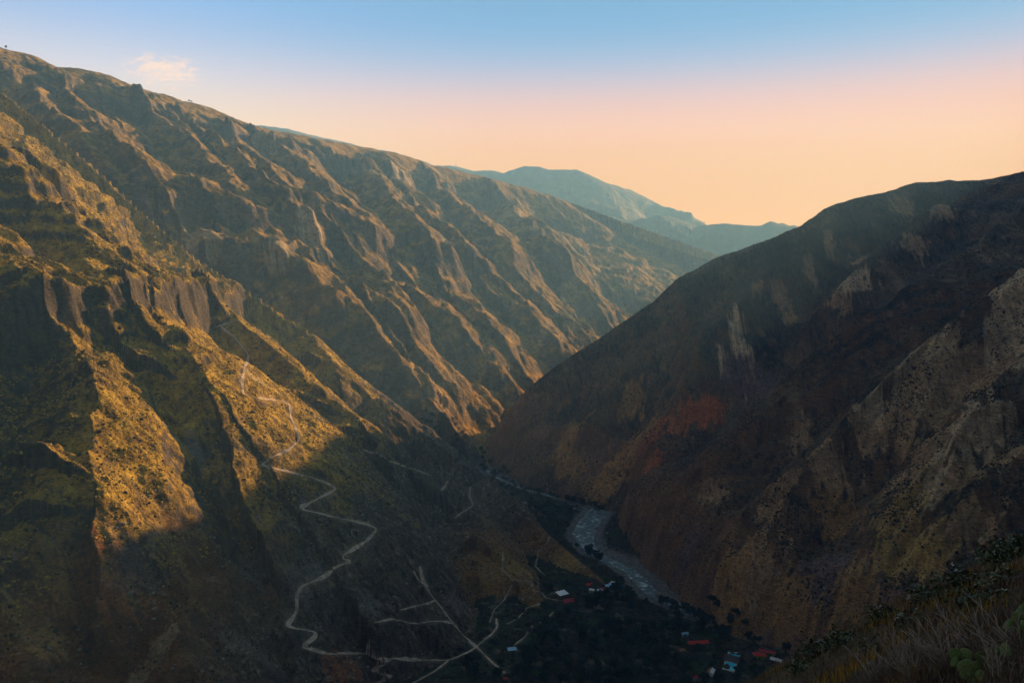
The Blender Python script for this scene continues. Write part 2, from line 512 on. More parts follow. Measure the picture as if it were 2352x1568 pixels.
# ---------------------------------------------------------------- far left canyon wall
RIM_PX = [(-420, 20, 1560), (-200, 62, 1740), (-60, 88, 1850), (0, 105, 1900), (60, 124, 1980), (130, 150, 2070), (180, 158, 2140), (230, 166, 2200), (270, 187, 2260), (330, 203, 2350),
          (385, 220, 2430), (430, 231, 2500), (480, 247, 2590), (540, 273, 2690), (600, 293, 2790), (660, 304, 2890), (740, 320, 3010), (820, 336, 3140),
          (880, 346, 3240), (940, 358, 3340), (985, 378, 3400), (1040, 388, 3470), (1100, 403, 3540), (1160, 418, 3600), (1220, 434, 3650), (1262, 448, 3680),
          (1310, 480, 3700), (1340, 508, 3700), (1380, 540, 3700), (1420, 572, 3690), (1480, 608, 3680), (1550, 646, 3660), (1640, 700, 3640)]
_q = [p[0] for p in RIM_PX]
_far = np.interp(_q, [600, 740, 880, 985, 1100, 1220, 1310, 1420, 1640], [2790, 3030, 3300, 3540, 3760, 3920, 3980, 3990, 3940])
RIM = np.array([[*at_depth(p[0], p[1], p[2] + np.interp(p[0], [-420, 0, 600], [450, 350, 0]) if p[0] < 600 else f_), k_] for p, f_, k_ in
                zip(RIM_PX, _far, np.interp(_q, [500, 800, 1000, 1250], [0.83, 0.86, 0.88, 0.85]))])
FW = np.full(GX.shape, -1e6, F32)
mF = (GX < 2600) & (GX > -4200) & (GY > 900) & (GY < 7000)
x, y = GX[mF], GY[mF]
dF, (rz, kF), side, arcF = poly_near(x, y, RIM)
dF = dF * kF


def fall_far(d):
    return np.interp(d, [0, 60, 150, 185, 205, 420, 700, 740, 775, 1000, 1150, 1400, 2600],
                     [0, 26, 84, 116, 160, 282, 436, 466, 530, 705, 850, 1050, 1700]).astype(F32)


FB = np.full(GX.shape, -1e6, F32)
best = np.full(x.shape, -1e9, F32)
for a_, b_ in zip(RIM[:-1], RIM[1:]):
    k_ = 0.5 * (a_[3] + b_[3])
    best = np.maximum(best, tents(x, y, [a_[:3], b_[:3]], lambda d, s: np.where(s > 0, 0.3 * d, fall_far(d * k_))))
FB[mF] = best
FAR_RIDGES = [
    [(-20, 128, 14), (75, 200, 40), (120, 250, 44), (170, 310, 40), (230, 370, 30)],
    [(110, 150, 14), (150, 195, 34), (187, 236, 44), (215, 285, 40)],
    [(180, 260, 30), (240, 300, 50), (313, 363, 54), (370, 430, 44), (420, 480, 30)],
    [(300, 200, 14), (350, 240, 36), (410, 297, 46), (455, 345, 50), (495, 388, 50), (522, 432, 44)],
    [(430, 250, 16), (493, 320, 44), (567, 383, 54), (617, 433, 56), (683, 507, 50), (730, 560, 34)],
    [(520, 290, 20), (560, 347, 44), (625, 388, 54), (687, 430, 58), (757, 500, 58), (847, 530, 48)],
    [(600, 300, 14), (660, 345, 36), (720, 395, 44), (800, 470, 44), (880, 560, 34)],
    [(443, 410, 40), (480, 450, 50), (515, 487, 44)],
    [(740, 322, 14), (800, 360, 34), (854, 392, 48), (884, 430, 54), (907, 467, 54), (971, 545, 46), (1020, 600, 30)],
    [(880, 350, 14), (914, 420, 38), (984, 492, 50), (1071, 565, 52), (1140, 640, 40)],
    [(985, 380, 14), (1024, 445, 42), (1101, 502, 50), (1180, 590, 44), (1260, 700, 34)],
    [(1120, 410, 14), (1180, 470, 40), (1260, 560, 44), (1340, 660, 36)],
    [(545, 560, 40), (625, 560, 50), (700, 640, 60), (780, 725, 62), (868, 800, 60), (950, 890, 54), (1000, 945, 30)],
    [(817, 585, 40), (850, 640, 48), (874, 678, 44), (930, 745, 44), (1010, 840, 40), (1080, 920, 30)],
    [(784, 655, 40), (860, 715, 50), (927, 768, 50), (1010, 860, 44)],
    [(927, 645, 40), (980, 690, 48), (1031, 728, 50), (1110, 810, 44), (1190, 890, 34)],
    [(1050, 680, 30), (1120, 760, 40), (1200, 860, 34)],
    [(1200, 700, 30), (1270, 770, 36), (1330, 830, 30)],
]
wx = x + 52 * fbm(x, y, 190, 4, 221) + 12 * fbm(x, y, 44, 3, 225)
wy = y + 52 * fbm(x, y, 190, 4, 231) + 12 * fbm(x, y, 44, 3, 235)
off = np.full(x.shape, -42, F32) + 10 * fbm(x, y, 200, 2, 240)
for rl in FAR_RIDGES:
    P = cast_line(FB, rl, lift=lambda p: p[2] * 0.9, rmin=1500)
    if len(P) > 1:
        off = np.maximum(off, tents(wx, wy, P, lambda d, s: np.where(s > 0, 0.30, 0.85) * d))
run = sst(dF, 10, 140)
sF = arcF + 85 * fbm(x, y, 300, 4, 250)
fl = ridged(sF, dF, 120, 4, 260, ysc=4.0) - 0.62
dw = dF + 40 * fbm(x, y, 230, 3, 270) - off * 0.5 * run + 12 * fbm(x, y, 50, 3, 274)
dlt = fall_far(np.maximum(dw, 0)) - fall_far(dF)
rough = sst(fall_far(dw + 12) - fall_far(dw - 12), 24, 44)
far = FB[mF] - dlt * run + off * 0.9 * run + run * ((14 + 26 * sst(fbm(x, y, 420, 2, 281), -0.2, 0.4)) * fl + 15 * fbm(x, y, 110, 4, 280)) + 3.0 * fbm(x, y, 22, 4, 290) * (0.4 + run)
far = far + run * rough * 13 * (ridged(sF, dF, 34, 3, 296, ysc=5) - 0.5)
far = strata(far, 46.0, sst(fbm(x, y, 300, 3, 291), -0.05, 0.4) * 0.55 * run, x, y, 292)
far = far + run * (7 * sst(fbm(x, y, 260, 2, 297), -0.2, 0.3) * (ridged(sF, dF, 38, 3, 293, ysc=2.6) - 0.55) + 4.0 * (ridged(x, y, 24, 3, 294) - 0.5))
far = np.where(side > 0, FB[mF] + 3 * fbm(x, y, 40, 3, 299), far) + (1 - run) * 9 * (fbm(x, y, 85, 4, 298) - 0.25 * sst(fbm(x, y, 160, 2, 295), 0.0, 0.3))
FW[mF] = far

# ---------------------------------------------------------------- distant mountains
D2_PX = [(1180, 470), (1260, 474), (1320, 481), (1350, 483), (1390, 494), (1430, 503), (1455, 505), (1490, 497), (1512, 491), (1545, 498), (1590, 514), (1650, 513), (1705, 511),
         (1735, 518), (1768, 508), (1800, 512), (1835, 519), (1880, 532), (1960, 540), (2100, 520), (2300, 500), (2600, 470)]
D2 = np.array([at_depth(a, b, 6150 + 90 * math.sin(a * 0.021)) for a, b in D2_PX])
D1_PX = [(300, 262), (420, 268), (500, 276), (560, 281), (600, 284), (630, 290), (660, 296), (720, 311), (770, 321), (805, 327), (835, 336), (860, 338), (900, 344),
         (930, 353), (965, 365), (1000, 377), (1030, 379), (1090, 388), (1130, 391), (1160, 394), (1180, 388), (1205, 382), (1235, 378), (1262, 386), (1290, 388), (1325, 389),
         (1350, 399), (1382, 417), (1408, 421), (1440, 431), (1465, 444), (1480, 455), (1495, 474), (1512, 496), (1560, 520), (1640, 545), (1800, 560)]
D1 = np.array([at_depth(a, b, 7500 + 150 * math.sin(a * 0.008)) for a, b in D1_PX])
mD = (GY > 3000) & (np.abs(GX) < 9000)
x, y = GX[mD], GY[mD]
DD2 = np.full(GX.shape, -1e6, F32)
DD1 = np.full(GX.shape, -1e6, F32)
wx = x + 22 * fbm(x, y, 420, 4, 321)
t2 = tents(wx, y, D2, lambda d, s: np.where(s > 0, 0.5 * d, 0.46 * d))
d2, _, _, a2 = poly_near(x, y, D2)
DD2[mD] = t2 + sst(d2, 20, 260) * (110 * (ridged(a2 + 60 * fbm(x, y, 300, 3, 330), d2, 330, 4, 340, ysc=3) - 0.66) + 14 * fbm(x, y, 80, 3, 345)) + 5 * fbm(x, y, 60, 3, 346)
wx = x + 24 * fbm(x, y, 520, 4, 351)
t1 = tents(wx, y, D1, lambda d, s: np.where(s > 0, 0.5 * d, 0.5 * d))
d1, _, _, a1 = poly_near(x, y, D1)
DD1[mD] = t1 + sst(d1, 20, 400) * (190 * (ridged(a1 + 90 * fbm(x, y, 420, 3, 360), d1, 560, 4, 370, ysc=3) - 0.62) + 18 * fbm(x, y, 110, 3, 375)) + 6 * fbm(x, y, 70, 3, 376)

# ---------------------------------------------------------------- hillside below and behind the camera
CREST_PX = [(1500, 1700), (1650, 1620), (1760, 1558), (1800, 1534), (1860, 1500), (1930, 1462), (2000, 1424), (2060, 1390), (2120, 1362), (2200, 1326), (2280, 1288), (2352, 1256), (2480, 1190)]
_th, _sl = [], []
for a, b in CREST_PX:
    d = pix_dir(a, b)
    _th.append(math.degrees(math.atan2(d[0], d[1])))
    _sl.append(-d[2] / math.hypot(d[0], d[1]))
_th = [-180, -130, -90, -60, -20] + _th + [42, 48, 57, 75, 110, 150, 180]
_sl = [-0.40, -0.15, 0.30, 0.55, 0.66] + _sl + [0.06, -0.15, -0.30, -0.36, -0.40, -0.40, -0.40]
s_th = np.interp(np.degrees(TH), _th, _sl)[:, None]
r = RR[None, :]
EYE, RST = 4.0, 40.0
bq = EYE / RST ** 2
a_ = s_th - 2 * math.sqrt(EYE * bq)
rq = np.minimum(r, 110.0)
drop = EYE - 2.3 * np.exp(-(r / 4.0) ** 2) + a_ * r + bq * rq ** 2 + np.maximum(r - 110.0, 0) * (0.72 - np.clip(a_, -0.6, 0.72)) * sst(s_th, -0.1, 0.25)
G = (CAMZ - drop)
G = np.minimum(G, CAMZ + 420 + 0 * r)
G = (G + (0.55 * fbm(GX, GY, 9, 3, 400) + 0.30 * fbm(GX, GY, 2.6, 3, 405)) * sst(r, 4, 14) + 5 * fbm(GX, GY, 90, 3, 410) * sst(r, 120, 300)).astype(F32)

STACK = [NL, FW, RM, DD1, DD2, V, G]
NAMES = ['left_mountain', 'far_canyon_wall', 'right_mountain', 'distant_mountain', 'distant_ridge', 'valley_floor', 'foreground_hillside']
H = STACK[0].copy()
LAB = np.zeros(GX.shape, np.int8)
for i, s in enumerate(STACK[1:], 1):
    mm = s > H
    H[mm] = s[mm]
    LAB[mm] = i
mm = H < -60
H[mm] = -60
LAB[mm & (GY <= 3000)] = 5

# ---------------------------------------------------------------- footpaths: traced on the slope, cut into it as benches
TRAIL_PX = [
    ('switchback_path', 4.6, [(505, 748), (540, 775), (560, 800), (572, 816), (560, 850), (556, 880), (558, 905), (600, 916), (640, 918), (668, 930), (667, 955), (680, 985), (688, 1010), (660, 1035),
     (620, 1052), (598, 1068), (650, 1080), (700, 1092), (750, 1108), (775, 1122), (740, 1140), (700, 1160), (688, 1168), (730, 1178), (790, 1192), (840, 1202), (868, 1214), (845, 1240), (800, 1268),
     (782, 1278), (810, 1290), (775, 1298), (745, 1325), (700, 1342), (682, 1355), (680, 1380), (685, 1400), (665, 1428), (655, 1437), (690, 1445), (722, 1448), (728, 1460), (705, 1478), (690, 1484), (722, 1492), (745, 1500), (775, 1502)]),
    ('valley_path', 3.2, [(775, 1500), (820, 1499), (900, 1512), (960, 1515), (1030, 1516), (1080, 1495), (1130, 1455), (1142, 1440), (1140, 1420)]),
    ('valley_path', 2.6, [(1030, 1516), (1000, 1540), (960, 1562), (930, 1578)]),
    ('valley_path', 2.6, [(900, 1512), (870, 1530), (850, 1540), (905, 1552), (870, 1568), (840, 1580)]),
    ('gully_path', 4.6, [(965, 1300), (970, 1330), (985, 1360), (1010, 1390), (1040, 1430), (1070, 1465), (1100, 1490), (1130, 1520), (1160, 1545)]),
    ('spur_path', 2.4, [(1155, 1268), (1155, 1290), (1153, 1310), (1170, 1320), (1172, 1332), (1222, 1335), (1222, 1355), (1245, 1360), (1252, 1372), (1282, 1378)]),
    ('spur_path', 2.0, [(1175, 1345), (1160, 1375), (1135, 1400), (1125, 1428)]),
    ('spur_path', 2.0, [(1248, 1385), (1210, 1395), (1190, 1420), (1165, 1432)]),
    ('spur_path', 2.2, [(1272, 1405), (1250, 1425), (1225, 1435), (1205, 1462), (1180, 1482)]),
    ('ridge_path', 2.8, [(835, 1033), (870, 1045), (905, 1062), (960, 1080), (985, 1090)]),
    ('ridge_path', 2.6, [(1028, 1104), (1024, 1114), (1014, 1126)]),
    ('ridge_path', 3.6, [(1080, 1118), (1078, 1140), (1088, 1160), (1060, 1178), (1046, 1188)]),
    ('spur_path', 2.0, [(1262, 1232), (1256, 1250), (1236, 1265), (1230, 1300), (1250, 1320)]),
    ('ridge_path', 1.8, [(498, 752), (520, 742), (545, 736)]),
    ('gully_path', 2.2, [(1040, 1430), (1000, 1425), (950, 1432), (900, 1420), (860, 1430)]),
    ('gully_path', 2.2, [(985, 1345), (960, 1335), (950, 1310)]),
    ('gully_path', 2.0, [(1000, 1380), (970, 1388), (920, 1400)]),
]
TRAILS = []


def resample(P, step):
    s = np.concatenate([[0], np.cumsum(np.hypot(*np.diff(P[:, :2], axis=0).T))])
    n = max(3, int(s[-1] / step))
    t = np.linspace(0, s[-1], n)
    return np.stack([np.interp(t, s, P[:, k]) for k in range(P.shape[1])], 1)


for nm, wid, pts in TRAIL_PX:
    q = resample(np.array(pts, float), 3.0)
    W3 = [on_ground(a, b) for a, b in q]
    W3 = np.array([w for w in W3 if w is not None])
    # drop points whose sight line was caught by a nearer fold of the ground
    r = np.hypot(W3[:, 0], W3[:, 1])
    med = np.array([np.median(r[max(0, i - 4):i + 5]) for i in range(len(r))])
    W3 = W3[np.abs(r - med) < 0.03 * med]
    W3 = resample(W3, 2.5)
    for _ in range(2):
        W3[1:-1] = 0.25 * W3[:-2] + 0.5 * W3[1:-1] + 0.25 * W3[2:]
    W3[:, 2] = height_at(W3[:, 0], W3[:, 1])
    for _ in range(10):
        W3[1:-1, 2] = 0.25 * W3[:-2, 2] + 0.5 * W3[1:-1, 2] + 0.25 * W3[2:, 2]
    TRAILS.append((nm, wid, W3))
TRAIL_MASK = np.zeros(GX.shape, F32)
for nm, wid, P in TRAILS:
    for a in range(0, len(P) - 1, 24):
        S = P[a:a + 25]
        pad = wid * 3
        th = np.arctan2(S[:, 0], S[:, 1])
        rr = np.hypot(S[:, 0], S[:, 1])
        e = pad / rr.min()
        i0, i1 = np.searchsorted(TH, th.min() - e), np.searchsorted(TH, th.max() + e)
        k0, k1 = np.searchsorted(RR, rr.min() - pad), np.searchsorted(RR, rr.max() + pad)
        sub = (slice(i0, i1), slice(k0, k1))
        d, (z,), _, _ = poly_near(GX[sub], GY[sub], S)
        f = sst(d, wid * 1.3, wid * 0.5)
        H[sub] = H[sub] * (1 - 0.35 * f) + (z - 0.15) * 0.35 * f
        TRAIL_MASK[sub] = np.maximum(TRAIL_MASK[sub], sst(d + wid * 0.5 * fbm(GX[sub], GY[sub], 7.0, 2, 77), wid * 1.25, wid * 0.3) * 0.8)

# ---------------------------------------------------------------- terrain normals and colours
def grid_normals():
    P = np.stack([GX, GY, H], -1)
    du = np.zeros_like(P)
    dv = np.zeros_like(P)
    du[1:-1] = P[2:] - P[:-2]
    du[0] = P[1] - P[0]
    du[-1] = P[-1] - P[-2]
    dv[:, 1:-1] = P[:, 2:] - P[:, :-2]
    dv[:, 0] = P[:, 1] - P[:, 0]
    dv[:, -1] = P[:, -1] - P[:, -2]
    n = np.cross(dv, du)
    n /= np.linalg.norm(n, axis=-1, keepdims=True) + 1e-9
    n *= np.sign(n[..., 2:3] + 1e-9)
    return n.astype(F32)


NRM = grid_normals()
NZ = NRM[..., 2]
C = np.zeros(GX.shape + (3,), F32)


def lerp(c, col, f):
    f = np.clip(f, 0, 1)[..., None]
    return c * (1 - f) + np.asarray(col, F32) * f


def paint_left():
    m = LAB == 0
    x, y, z, nz = GX[m], GY[m], H[m], NZ[m]
    d = np.zeros(GX.shape, F32)
    d[mN] = dL
    d = d[m]
    n1, n2, n3 = fbm(x, y, 75, 4, 500), fbm(x, y, 14, 3, 505), fbm(x, y, 4.2, 2, 510)
    c = np.empty((len(x), 3), F32)
    c[:] = (0.52, 0.345, 0.055)
    c = lerp(c, (0.25, 0.155, 0.034), 0.5 + 1.3 * n2)
    # dry grass thins out towards the valley, where bare grey-brown ground shows
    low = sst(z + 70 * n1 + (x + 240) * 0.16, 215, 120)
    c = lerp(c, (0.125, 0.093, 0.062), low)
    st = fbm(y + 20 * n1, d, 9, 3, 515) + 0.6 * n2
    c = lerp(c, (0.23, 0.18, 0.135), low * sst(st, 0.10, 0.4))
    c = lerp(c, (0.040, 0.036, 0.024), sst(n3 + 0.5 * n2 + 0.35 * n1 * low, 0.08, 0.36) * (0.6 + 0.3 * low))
    web = ridged(x + 6 * n2, y + 6 * n1, 15, 2, 517) + 0.25 * n1
    c = lerp(c, (0.24, 0.19, 0.145), low * sst(web, 0.92, 1.06) * 0.7)
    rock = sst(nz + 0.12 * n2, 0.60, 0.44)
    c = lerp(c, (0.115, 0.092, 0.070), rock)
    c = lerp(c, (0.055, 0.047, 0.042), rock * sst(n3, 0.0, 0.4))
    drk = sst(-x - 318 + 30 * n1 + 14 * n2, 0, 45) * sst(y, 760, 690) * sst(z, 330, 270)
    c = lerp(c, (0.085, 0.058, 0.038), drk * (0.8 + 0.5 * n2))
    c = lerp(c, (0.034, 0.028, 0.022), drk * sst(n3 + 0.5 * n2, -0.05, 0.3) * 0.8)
    # rusty slopes at the lower left, ochre spur end above the oasis
    red = sst(-x - 150 + 45 * n1, 0, 80) * sst(z + 60 * n1, 185, 130) * sst(y, 700, 560)
    c = lerp(c, (0.20, 0.085, 0.028), red * (0.75 + 0.5 * n2))
    c = lerp(c, (0.26, 0.15, 0.06), red * sst(fbm(y, d, 16, 3, 520), 0.15, 0.5))
    c = lerp(c, (0.075, 0.055, 0.055), sst(n1 + 0.4 * n2, 0.1, 0.5) * low * sst(nz, 0.85, 0.7) * 0.6)
    och = sst(np.hypot((x - 30) / 1.0, (y - 850) / 1.35) + 30 * n1, 125, 75)
    c = lerp(c, (0.25, 0.135, 0.045), och * (0.85 + 0.6 * n2))
    c = lerp(c, (0.05, 0.045, 0.03), och * sst(n3 + 0.4 * n2, 0.3, 0.5) * 0.8)
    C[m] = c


def paint_far():
    m = LAB == 1
    x, y, z, nz = GX[m], GY[m], H[m], NZ[m]
    a = np.zeros(GX.shape, F32)
    a[mF] = sF
    dd = np.zeros(GX.shape, F32)
    dd[mF] = dF
    a, dd = a[m], dd[m]
    n1, n2, n3 = fbm(x, y, 190, 4, 540), fbm(x, y, 42, 3, 545), fbm(x, y, 12, 2, 550)
    c = np.empty((len(x), 3), F32)
    c[:] = (0.42, 0.26, 0.068)
    c = lerp(c, (0.19, 0.118, 0.045), 0.5 + 1.2 * n2)
    c = lerp(c, (0.06, 0.056, 0.035), sst(n3 + 0.5 * n2, 0.1, 0.45) * 0.55)
    rock = sst(nz + 0.10 * n2, 0.66, 0.46)
    c = lerp(c, (0.15, 0.112, 0.08), rock)
    c = lerp(c, (0.09, 0.075, 0.062), rock * sst(fbm(a, dd, 14, 2, 555), 0.0, 0.4))
    c = lerp(c, (0.22, 0.185, 0.15), sst(fbm(a, dd * 0.15, 26, 3, 560), 0.3, 0.6) * 0.5)
    C[m] = c


def paint_right():
    m = LAB == 2
    x, y, z, nz = GX[m], GY[m], H[m], NZ[m]
    a = np.zeros(GX.shape, F32)
    a[mR] = sR
    dd = np.zeros(GX.shape, F32)
    dd[mR] = dR
    a, dd = a[m], dd[m]
    n1, n2, n3 = fbm(x, y, 90, 4, 570), fbm(x, y, 16, 3, 575), fbm(x, y, 4.6, 2, 580)
    c = np.empty((len(x), 3), F32)
    c[:] = (0.085, 0.068, 0.044)
    c = lerp(c, (0.17, 0.128, 0.068), 0.45 + 1.1 * n1 + 0.5 * n2)
    # contour-like scrub terracettes
    tr = np.abs(perlin(x / 26, y / 26, 583) * 1.4 + z / 5.2) % 1.0
    c = lerp(c, (0.24, 0.18, 0.085), sst(np.abs(tr - 0.5), 0.30, 0.5) * sst(n2 + n1, -0.25, 0.3) * 0.75)
    c = lerp(c, (0.022, 0.024, 0.020), sst(n3 + 0.6 * n2 - 0.5 * n1, 0.05, 0.40) * 0.85)
    stk = fbm(a + 8 * n2, dd, 15, 3, 585)
    stk2 = ridged(a + 8 * n2, dd, 22, 3, 586, ysc=6) + 0.35 * n1
    c = lerp(c, (0.30, 0.21, 0.13), sst(stk2, 0.78, 1.0) * 0.75)
    rock = sst(nz + 0.12 * n2, 0.72, 0.55)
    c = lerp(c, (0.19, 0.112, 0.055), rock)
    c = lerp(c, (0.28, 0.19, 0.10), rock * sst(stk, 0.1, 0.5))
    c = lerp(c, (0.052, 0.040, 0.034), rock * sst(stk, -0.1, -0.5))
    low = sst(dd, 90, 40)
    c = lerp(c, (0.24, 0.13, 0.06), low * (0.5 + 0.8 * n1) * 0.8)
    c = lerp(c, (0.25, 0.16, 0.12), low * sst(n1 + 0.5 * n2, 0.15, 0.5) * 0.7)
    C[m] = c


def paint_rest():
    for k, (ca, cb) in {3: ((0.20, 0.145, 0.075), (0.12, 0.095, 0.06)), 4: ((0.16, 0.125, 0.07), (0.09, 0.08, 0.05))}.items():
        m = LAB == k
        n = fbm(GX[m], GY[m], 260, 4, 600 + k)
        C[m] = lerp(np.broadcast_to(np.asarray(ca, F32), (m.sum(), 3)), cb, 0.5 + 1.4 * n)
    m = LAB == 5
    x, y = GX[m], GY[m]
    n1, n2, n3 = fbm(x, y, 40, 3, 610), fbm(x, y, 9, 3, 615), fbm(x, y, 3, 2, 618)
    c = np.empty((len(x), 3), F32)
    c[:] = (0.038, 0.040, 0.020)
    c = lerp(c, (0.030, 0.050, 0.014), sst(n1, 0.05, 0.3))
    c = lerp(c, (0.14, 0.115, 0.08), sst(n1 + 0.7 * n2, -0.18, -0.5))
    rd, _, _, _ = poly_near(x, y, RIVER_FULL)
    c = lerp(c, (0.17, 0.16, 0.15), sst(rd + 5 * n2, 30, 20))
    c = lerp(c, (0.09, 0.085, 0.08), sst(rd + 5 * n2, 30, 20) * sst(n3, 0, 0.35))
    C[m] = c
    m = LAB == 6
    x, y = GX[m], GY[m]
    n1, n2, n3 = fbm(x, y, 6, 3, 620), fbm(x, y, 1.6, 3, 625), fbm(x, y, 0.5, 2, 628)
    c = np.empty((len(x), 3), F32)
    c[:] = (0.050, 0.040, 0.026)
    c = lerp(c, (0.085, 0.062, 0.035), sst(n1 + 0.6 * n2, 0.0, 0.5))
    c = lerp(c, (0.025, 0.024, 0.016), sst(n3 + 0.5 * n2, 0.1, 0.4) * 0.7)
    C[m] = c


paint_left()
paint_far()
paint_right()
paint_rest()


def patch(px, py, wpx, hpx, col, amt=1.0, lab=None, seed=0, lean=0.0):
    """bare ground of another colour: an uneven lobe around the spot seen at a photo position, drawn out along the slope"""
    p = on_ground(px, py)
    if p is None:
        return
    dist = math.hypot(p[0], p[1])
    i = int(np.clip(np.searchsorted(TH, math.atan2(p[0], p[1])) - 1, 0, NT - 2))
    k = int(np.clip(np.searchsorted(RR, dist) - 1, 0, NR - 2))
    n = NRM[max(i - 6, 0):i + 7, max(k - 6, 0):k + 7].reshape(-1, 3).mean(0)
    hz = math.hypot(n[0], n[1]) + 1e-6
    dx, dy = n[0] / hz, n[1] / hz                       # downhill
    if lean:
        dx, dy = dx * math.cos(lean) - dy * math.sin(lean), dx * math.sin(lean) + dy * math.cos(lean)
    mpp = dist / FPX
    rw, rh = 0.5 * wpx * mpp, 0.5 * hpx * mpp * 1.25
    R = max(rw, rh) * 1.6
    m = (np.abs(GX - p[0]) < R) & (np.abs(GY - p[1]) < R)
    if lab is not None:
        m &= (LAB == lab)
    x, y = GX[m] - p[0], GY[m] - p[1]
    al, ac = x * dx + y * dy, -x * dy + y * dx
    sc = max(rw, rh)
    q = np.sqrt((al / rh) ** 2 + (ac / rw) ** 2) + 0.75 * fbm(x + px, y + py, sc * 0.5, 4, 640 + seed) + 0.6 * perlin(ac / max(rw * 0.22, 0.8), al / rh * 0.8, 650 + seed)
    sp = fbm(x, y, 5.0, 2, 660 + seed)
    f = sst(q, 1.0, 0.8) * amt * (0.62 + 0.5 * np.clip(0.5 + 1.4 * fbm(ac * 3.0, al * 0.45, 16, 3, 655 + seed), 0, 1))
    C[m] = lerp(C[m], col, f * (0.9 + 0.5 * sp))
    C[m] = lerp(C[m], (0.03, 0.03, 0.022), f * sst(sp, 0.30, 0.42) * 0.8)


C[...] = lerp(C, (0.23, 0.18, 0.135), TRAIL_MASK * 0.45)
TAN, PALE, RED, OCH, GREY, YEL, MAU = (0.46, 0.31, 0.165), (0.62, 0.47, 0.29), (0.46, 0.17, 0.065), (0.40, 0.235, 0.08), (0.24, 0.215, 0.19), (0.50, 0.33, 0.10), (0.19, 0.135, 0.13)
for k, a in enumerate([
        (1960, 640, 70, 60, PALE), (1860, 620, 26, 60, TAN), (1905, 560, 22, 70, TAN), (2100, 560, 60, 60, TAN), (2070, 475, 50, 40, TAN), (2160, 480, 60, 46, TAN),
        (1700, 790, 40, 120, PALE), (1660, 830, 22, 60, PALE), (1930, 690, 50, 40, TAN), (1990, 590, 46, 50, TAN), (1800, 700, 40, 70, TAN), (1740, 660, 30, 60, TAN),
        (1620, 945, 110, 50, RED), (1560, 970, 70, 60, RED), (1500, 985, 60, 50, RED), (1640, 925, 50, 40, RED), (1500, 1060, 50, 40, RED), (1740, 880, 110, 90, MAU), (1690, 860, 60, 60, MAU),
        (1440, 1050, 70, 170, OCH), (1450, 930, 60, 80, OCH), (1310, 1000, 50, 90, OCH), (1170, 850, 60, 60, TAN), (1180, 905, 50, 90, OCH), (1300, 1075, 90, 60, OCH), (1400, 1095, 90, 80, OCH),
        (2120, 850, 120, 190, PALE), (2090, 950, 90, 110, TAN), (2250, 870, 150, 220, TAN), (2330, 760, 120, 240, PALE), (2250, 980, 120, 150, PALE), (2000, 970, 90, 100, TAN), (2010, 940, 50, 60, PALE),
        (2110, 1060, 90, 150, TAN), (2080, 1140, 100, 130, YEL), (2150, 1100, 60, 120, PALE), (2270, 1080, 70, 150, TAN), (1790, 1130, 60, 100, TAN), (1900, 1080, 70, 110, TAN), (1840, 1010, 50, 70, TAN),
        (1640, 1140, 70, 40, TAN), (1730, 1280, 130, 90, TAN), (1680, 1340, 110, 100, OCH), (1900, 1300, 120, 90, MAU), (1960, 1370, 120, 110, OCH), (2060, 1290, 100, 90, YEL), (2140, 1250, 100, 80, YEL), (1800, 1400, 160, 90, OCH),
        (1580, 1260, 60, 60, MAU), (1930, 1210, 100, 60, OCH), (2230, 1200, 120, 60, TAN)]):
    patch(*a, amt=1.0, lab=2, seed=k % 9)
for k, a in enumerate([
        (585, 870, 30, 60, PALE), (680, 1330, 50, 80, GREY), (720, 1310, 60, 60, GREY), (560, 1310, 40, 110, GREY), (400, 1000, 30, 110, GREY), (450, 1030, 24, 90, GREY), (820, 1070, 70, 50, GREY),
        (350, 1520, 50, 110, PALE), (250, 1330, 100, 160, RED), (60, 1450, 110, 120, OCH), (130, 1330, 80, 100, OCH), (300, 1290, 110, 110, MAU), (560, 1480, 60, 110, MAU), (780, 1540, 120, 60, RED),
        (1180, 1300, 80, 110, YEL), (1130, 1330, 70, 90, OCH), (1300, 1290, 110, 80, YEL), (1050, 1390, 80, 40, GREY), (850, 1390, 90, 50, GREY)]):
    patch(*a, amt=0.6, lab=0, seed=(k + 3) % 9)
for k, a in enumerate([
        (900, 280, 1, 1, PALE), (600, 335, 60, 50, PALE), (930, 410, 80, 50, PALE), (1180, 490, 110, 46, PALE), (480, 530, 120, 50, PALE), (640, 560, 60, 90, PALE), (720, 560, 70, 60, PALE), (1020, 545, 70, 50, PALE), (1010, 930, 120, 40, TAN)]):
    patch(*a, amt=0.6, lab=1, seed=(k + 5) % 9)


# ---------------------------------------------------------------- materials
def new_mat(name):
    m = bpy.data.materials.new(name)
    m.use_nodes = True
    nt = m.node_tree
    b = nt.nodes['Principled BSDF']
    b.inputs['Roughness'].default_value = 0.95
    b.inputs['Specular IOR Level'].default_value = 0.08
    return m, nt, b


